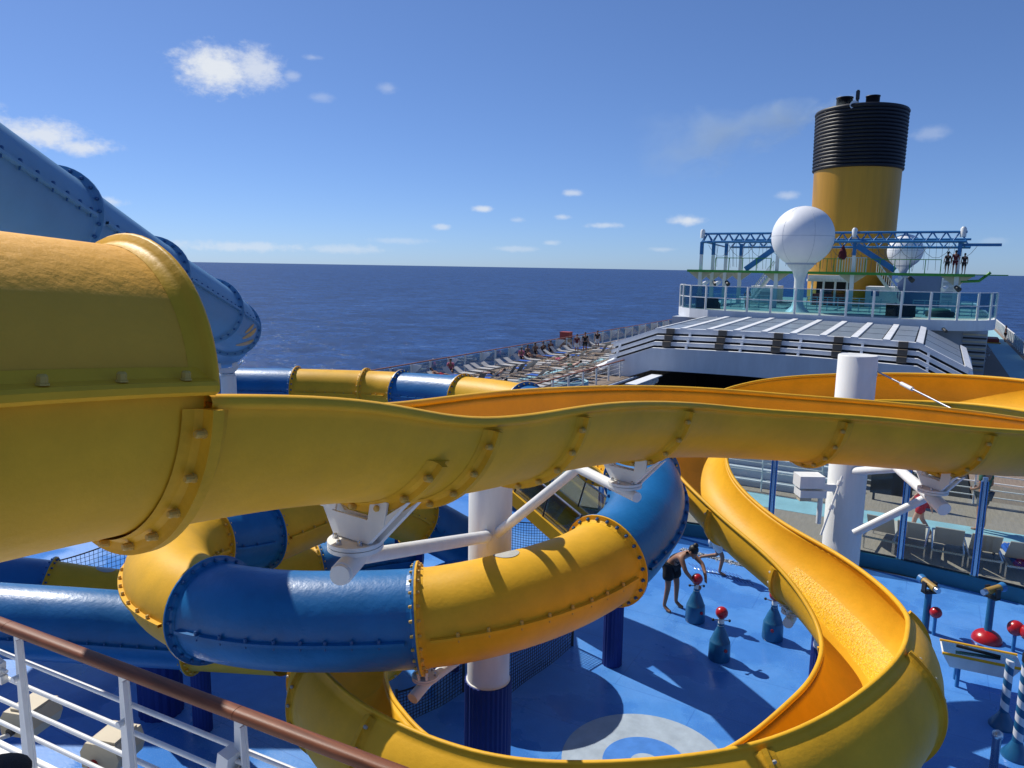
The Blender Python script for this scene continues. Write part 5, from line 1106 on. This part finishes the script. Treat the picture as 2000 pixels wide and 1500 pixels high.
# stairs below the platform
for pxa,pya,pxb,pyb,lab in ((1465,577,1512,534,'white stairs rising to the ropes course beside the radome'),(1765,578,1712,536,'white stairs rising to the ropes course in front of the deck house')):
    a = onv(pxa,pya,PV1+1); b = onv(pxb,pyb,PV1+1); a.z = UPZ+.02; b.z = PZ; s = thing('deck_stairs', lab, 'stairs', a)
    for k in range(12): p = a.lerp(b,(k+.5)/12); MB().box(p,(.32,1.1,.06)).build('tread', WHS, s)
    for vv in (-.56,.56): MB().bar(a+Vector((0,vv,.0)),b+Vector((0,vv,.0)),.06,.22).build('stringer', WHT, s); MB().bar(a+Vector((0,vv,1.0)),b+Vector((0,vv,1.0)),.06,.06).build('handrail', WHT, s)
    for k in range(14):
        for vv in (-.56,): p = a.lerp(b,k/13)+Vector((0,vv,0)); MB().cyl(p,p+UP*1.0,.025,n=5).build('baluster', WHT, s)
# deck house, bar canopy and other things on the upper deck
dh = thing('deck_house', 'blue-grey deck house wall with white corner behind the ropes course', 'deck house', (0,82,UPZ))
a = onv(1752,560,82); b = onv(1838,560,82); MB().b2(a.x,b.x,82,90,UPZ+.004,PZ+.0).build('wall', mat('blue_grey_wall',(.16,.22,.36),.5,var=.05), dh); MB().b2(b.x+.01,b.x+1.6,81.9,90,UPZ+.004,PZ-.4).build('white_corner', WHS, dh)
for k in range(6): MB().b2(b.x+.15,b.x+1.4,81.8,81.89,UPZ+.5+k*.42,UPZ+.75+k*.42).build('louvre_slat', GRYP, dh)
bc = thing('bar_canopy', 'white canopy with scalloped edge over a dark bar counter', 'bar', (-6,78,UPZ))
a = onv(1578,545,78); b = onv(1664,545,78); MB().b2(a.x,b.x,78,83,UPZ+2.35,UPZ+2.9).build('roof', WHS, bc)
for k in range(14): xx = a.x+(b.x-a.x)*(k+.5)/14; MB().lathe([(.25,-.1),(.25,.12)],(xx,78,UPZ+2.4),10).build('scallop', CWHT, bc)
MB().b2(a.x+.3,b.x-.3,78.6,79.2,UPZ+.004,UPZ+1.1).build('counter', RUG, bc); MB().b2(a.x+.3,b.x-.3,82,82.3,UPZ+.004,UPZ+2.34).build('back_wall', NAVY, bc)
for k in range(4): xx = a.x+.4+(b.x-a.x-.8)*k/3; MB().cyl((xx,78.2,UPZ+.004),(xx,78.2,UPZ+2.34),.1,n=8).build('post', WHT, bc)
wh = thing('stair_house', 'white block with a small blue window under the stairs', 'deck house', (-2,80,UPZ)); a = onv(1690,575,79.5); b = onv(1750,575,79.5); MB().b2(a.x,b.x,79.5,84,UPZ+.004,UPZ+1.9).build('wall', WHS, wh); MB().b2(a.x+.5,a.x+1.2,79.46,79.5,UPZ+1.0,UPZ+1.6).build('window', CBLU, wh)
wh = thing('stair_house', 'low white block with sloping handrail beside the big radome', 'deck house', (-12,80,UPZ)); a = onv(1466,575,79); b = onv(1512,575,79); MB().b2(a.x,b.x,79,84,UPZ+.004,UPZ+1.7).build('wall', WHS, wh); MB().b2(a.x+.4,b.x-.4,78.96,79,UPZ+.5,UPZ+1.1).build('panel', GRYP, wh)
for pxa,pxb,v,lab in ((1361,1404,63.5,'dark wicker sofa behind the rounded end of the windscreen'),(1730,1788,63.2,'dark wicker sofa with green cushion behind the windscreen')):
    a = onv(pxa,610,v); b = onv(pxb,610,v); s = thing('wicker_sofa', lab, 'sofa', ((a.x+b.x)/2,v,UPZ)); MB().b2(a.x,b.x,v-.45,v+.45,UPZ+.006,UPZ+.45).build('seat_base', SOFA, s); MB().b2(a.x,b.x,v-.5,v-.3,UPZ+.451,UPZ+.95).build('backrest', SOFA, s); MB().b2(a.x+.1,b.x-.1,v-.29,v+.4,UPZ+.451,UPZ+.58).build('cushion', CGRN, s)
for px,lab in ((1836,'round green daybed with cushion'),):
    a = onv(px,608,65); s = thing('daybed', 'round olive daybed behind the glass near the walkway end', 'daybed', (a.x,65,UPZ)); MB().lathe([(.95,.006),(1.0,.3),(.9,.42)],(a.x,65,UPZ),24).build('base', SOFA, s); MB().sphere((a.x,65,UPZ+.45),.7,16,10,.3).build('cushion', CGRN, s)
p = onv(1458,600,66); person('person in a blue top standing on the upper deck behind the windscreen', (p.x,66,UPZ+.004), rad(180), None, SKIN1, mat('blue_cloth',(.03,.14,.26),.9), CGRY, 1.75)
tb = onv(1454,600,65); tt = thing('white_table', 'small white round table beside the standing person', 'table', (tb.x,65,UPZ)); MB().lathe([(.5,.98),(.5,1.03)],(tb.x,65,UPZ),20).build('top', WHT, tt); MB().lathe([(.2,.004),(.05,.06),(.05,.975)],(tb.x,65,UPZ),12).build('stem', WHT, tt)
ir = thing('inner_railing', 'pale blue bar railing inside the upper deck', 'railing', (-14,68,UPZ))
for x0,x1 in ((-19,-12.5),(-9.5,-3.2),(-1.6,2.8)):
    for z in (.3,.6,.9,1.1): MB().b2(x0,x1,67.0,67.05,UPZ+z,UPZ+z+.05).build('bar', WHT if z > 1 else TURQ, ir)
    for k in range(int((x1-x0)/.8)+1): MB().b2(x0+k*.8,x0+k*.8+.06,66.94,66.99,UPZ+.004,UPZ+1.14).build('post', TURQ, ir)
for px,py,lab in ((1388,550,'pair of white floodlights under the left platform corner'),(1412,550,'white floodlight on the second post under the platform'),(1768,542,'white floodlight on a pole in front of the deck house'),(1858,560,'cluster of stage lights under the outer platform corner')):
    p = onv(px,py,PV0); s = thing('stage_light', lab, 'light', p)
    for dx in (-.3,.3): MB().cyl(p+Vector((dx,0,0)),p+Vector((dx*1.9,-.3,-.25)),.16,.2,n=10).build('head', BOXW if dx < 0 else DARK, s)
    MB().cyl(p+Vector((-.4,0,.05)),p+Vector((.4,0,.05)),.04,n=6).build('bar', WHT, s)
    if px == 1768: MB().cyl((p.x,p.y,UPZ+.004),p,.07,n=8).build('pole', WHT, s)
# things on the starboard walkway
for px,py,mt,lab in ((1925,668,RUG,'red mat bundle with a yellow edge on the walkway'),):
    g = gnd(px,py,DZ); s = thing('mat_bundle', lab, 'mats', (g.x,g.y,DZ)); MB().box((0,0,.25),(2.2,3.0,.5)).build('mats', mt, s, local=True); MB().box((0,0,.06),(2.5,3.3,.12)).build('base', FUNY, s, local=True)
for k,(px,py) in enumerate(((1905,712),(1915,700),(1922,690))):
    g = gnd(px,py,DZ); put(dlg, 1, (g.x,g.y,DZ), rad(80), label='lounger on the narrow walkway beside the sliding roof', group='loungers on the starboard walkway')
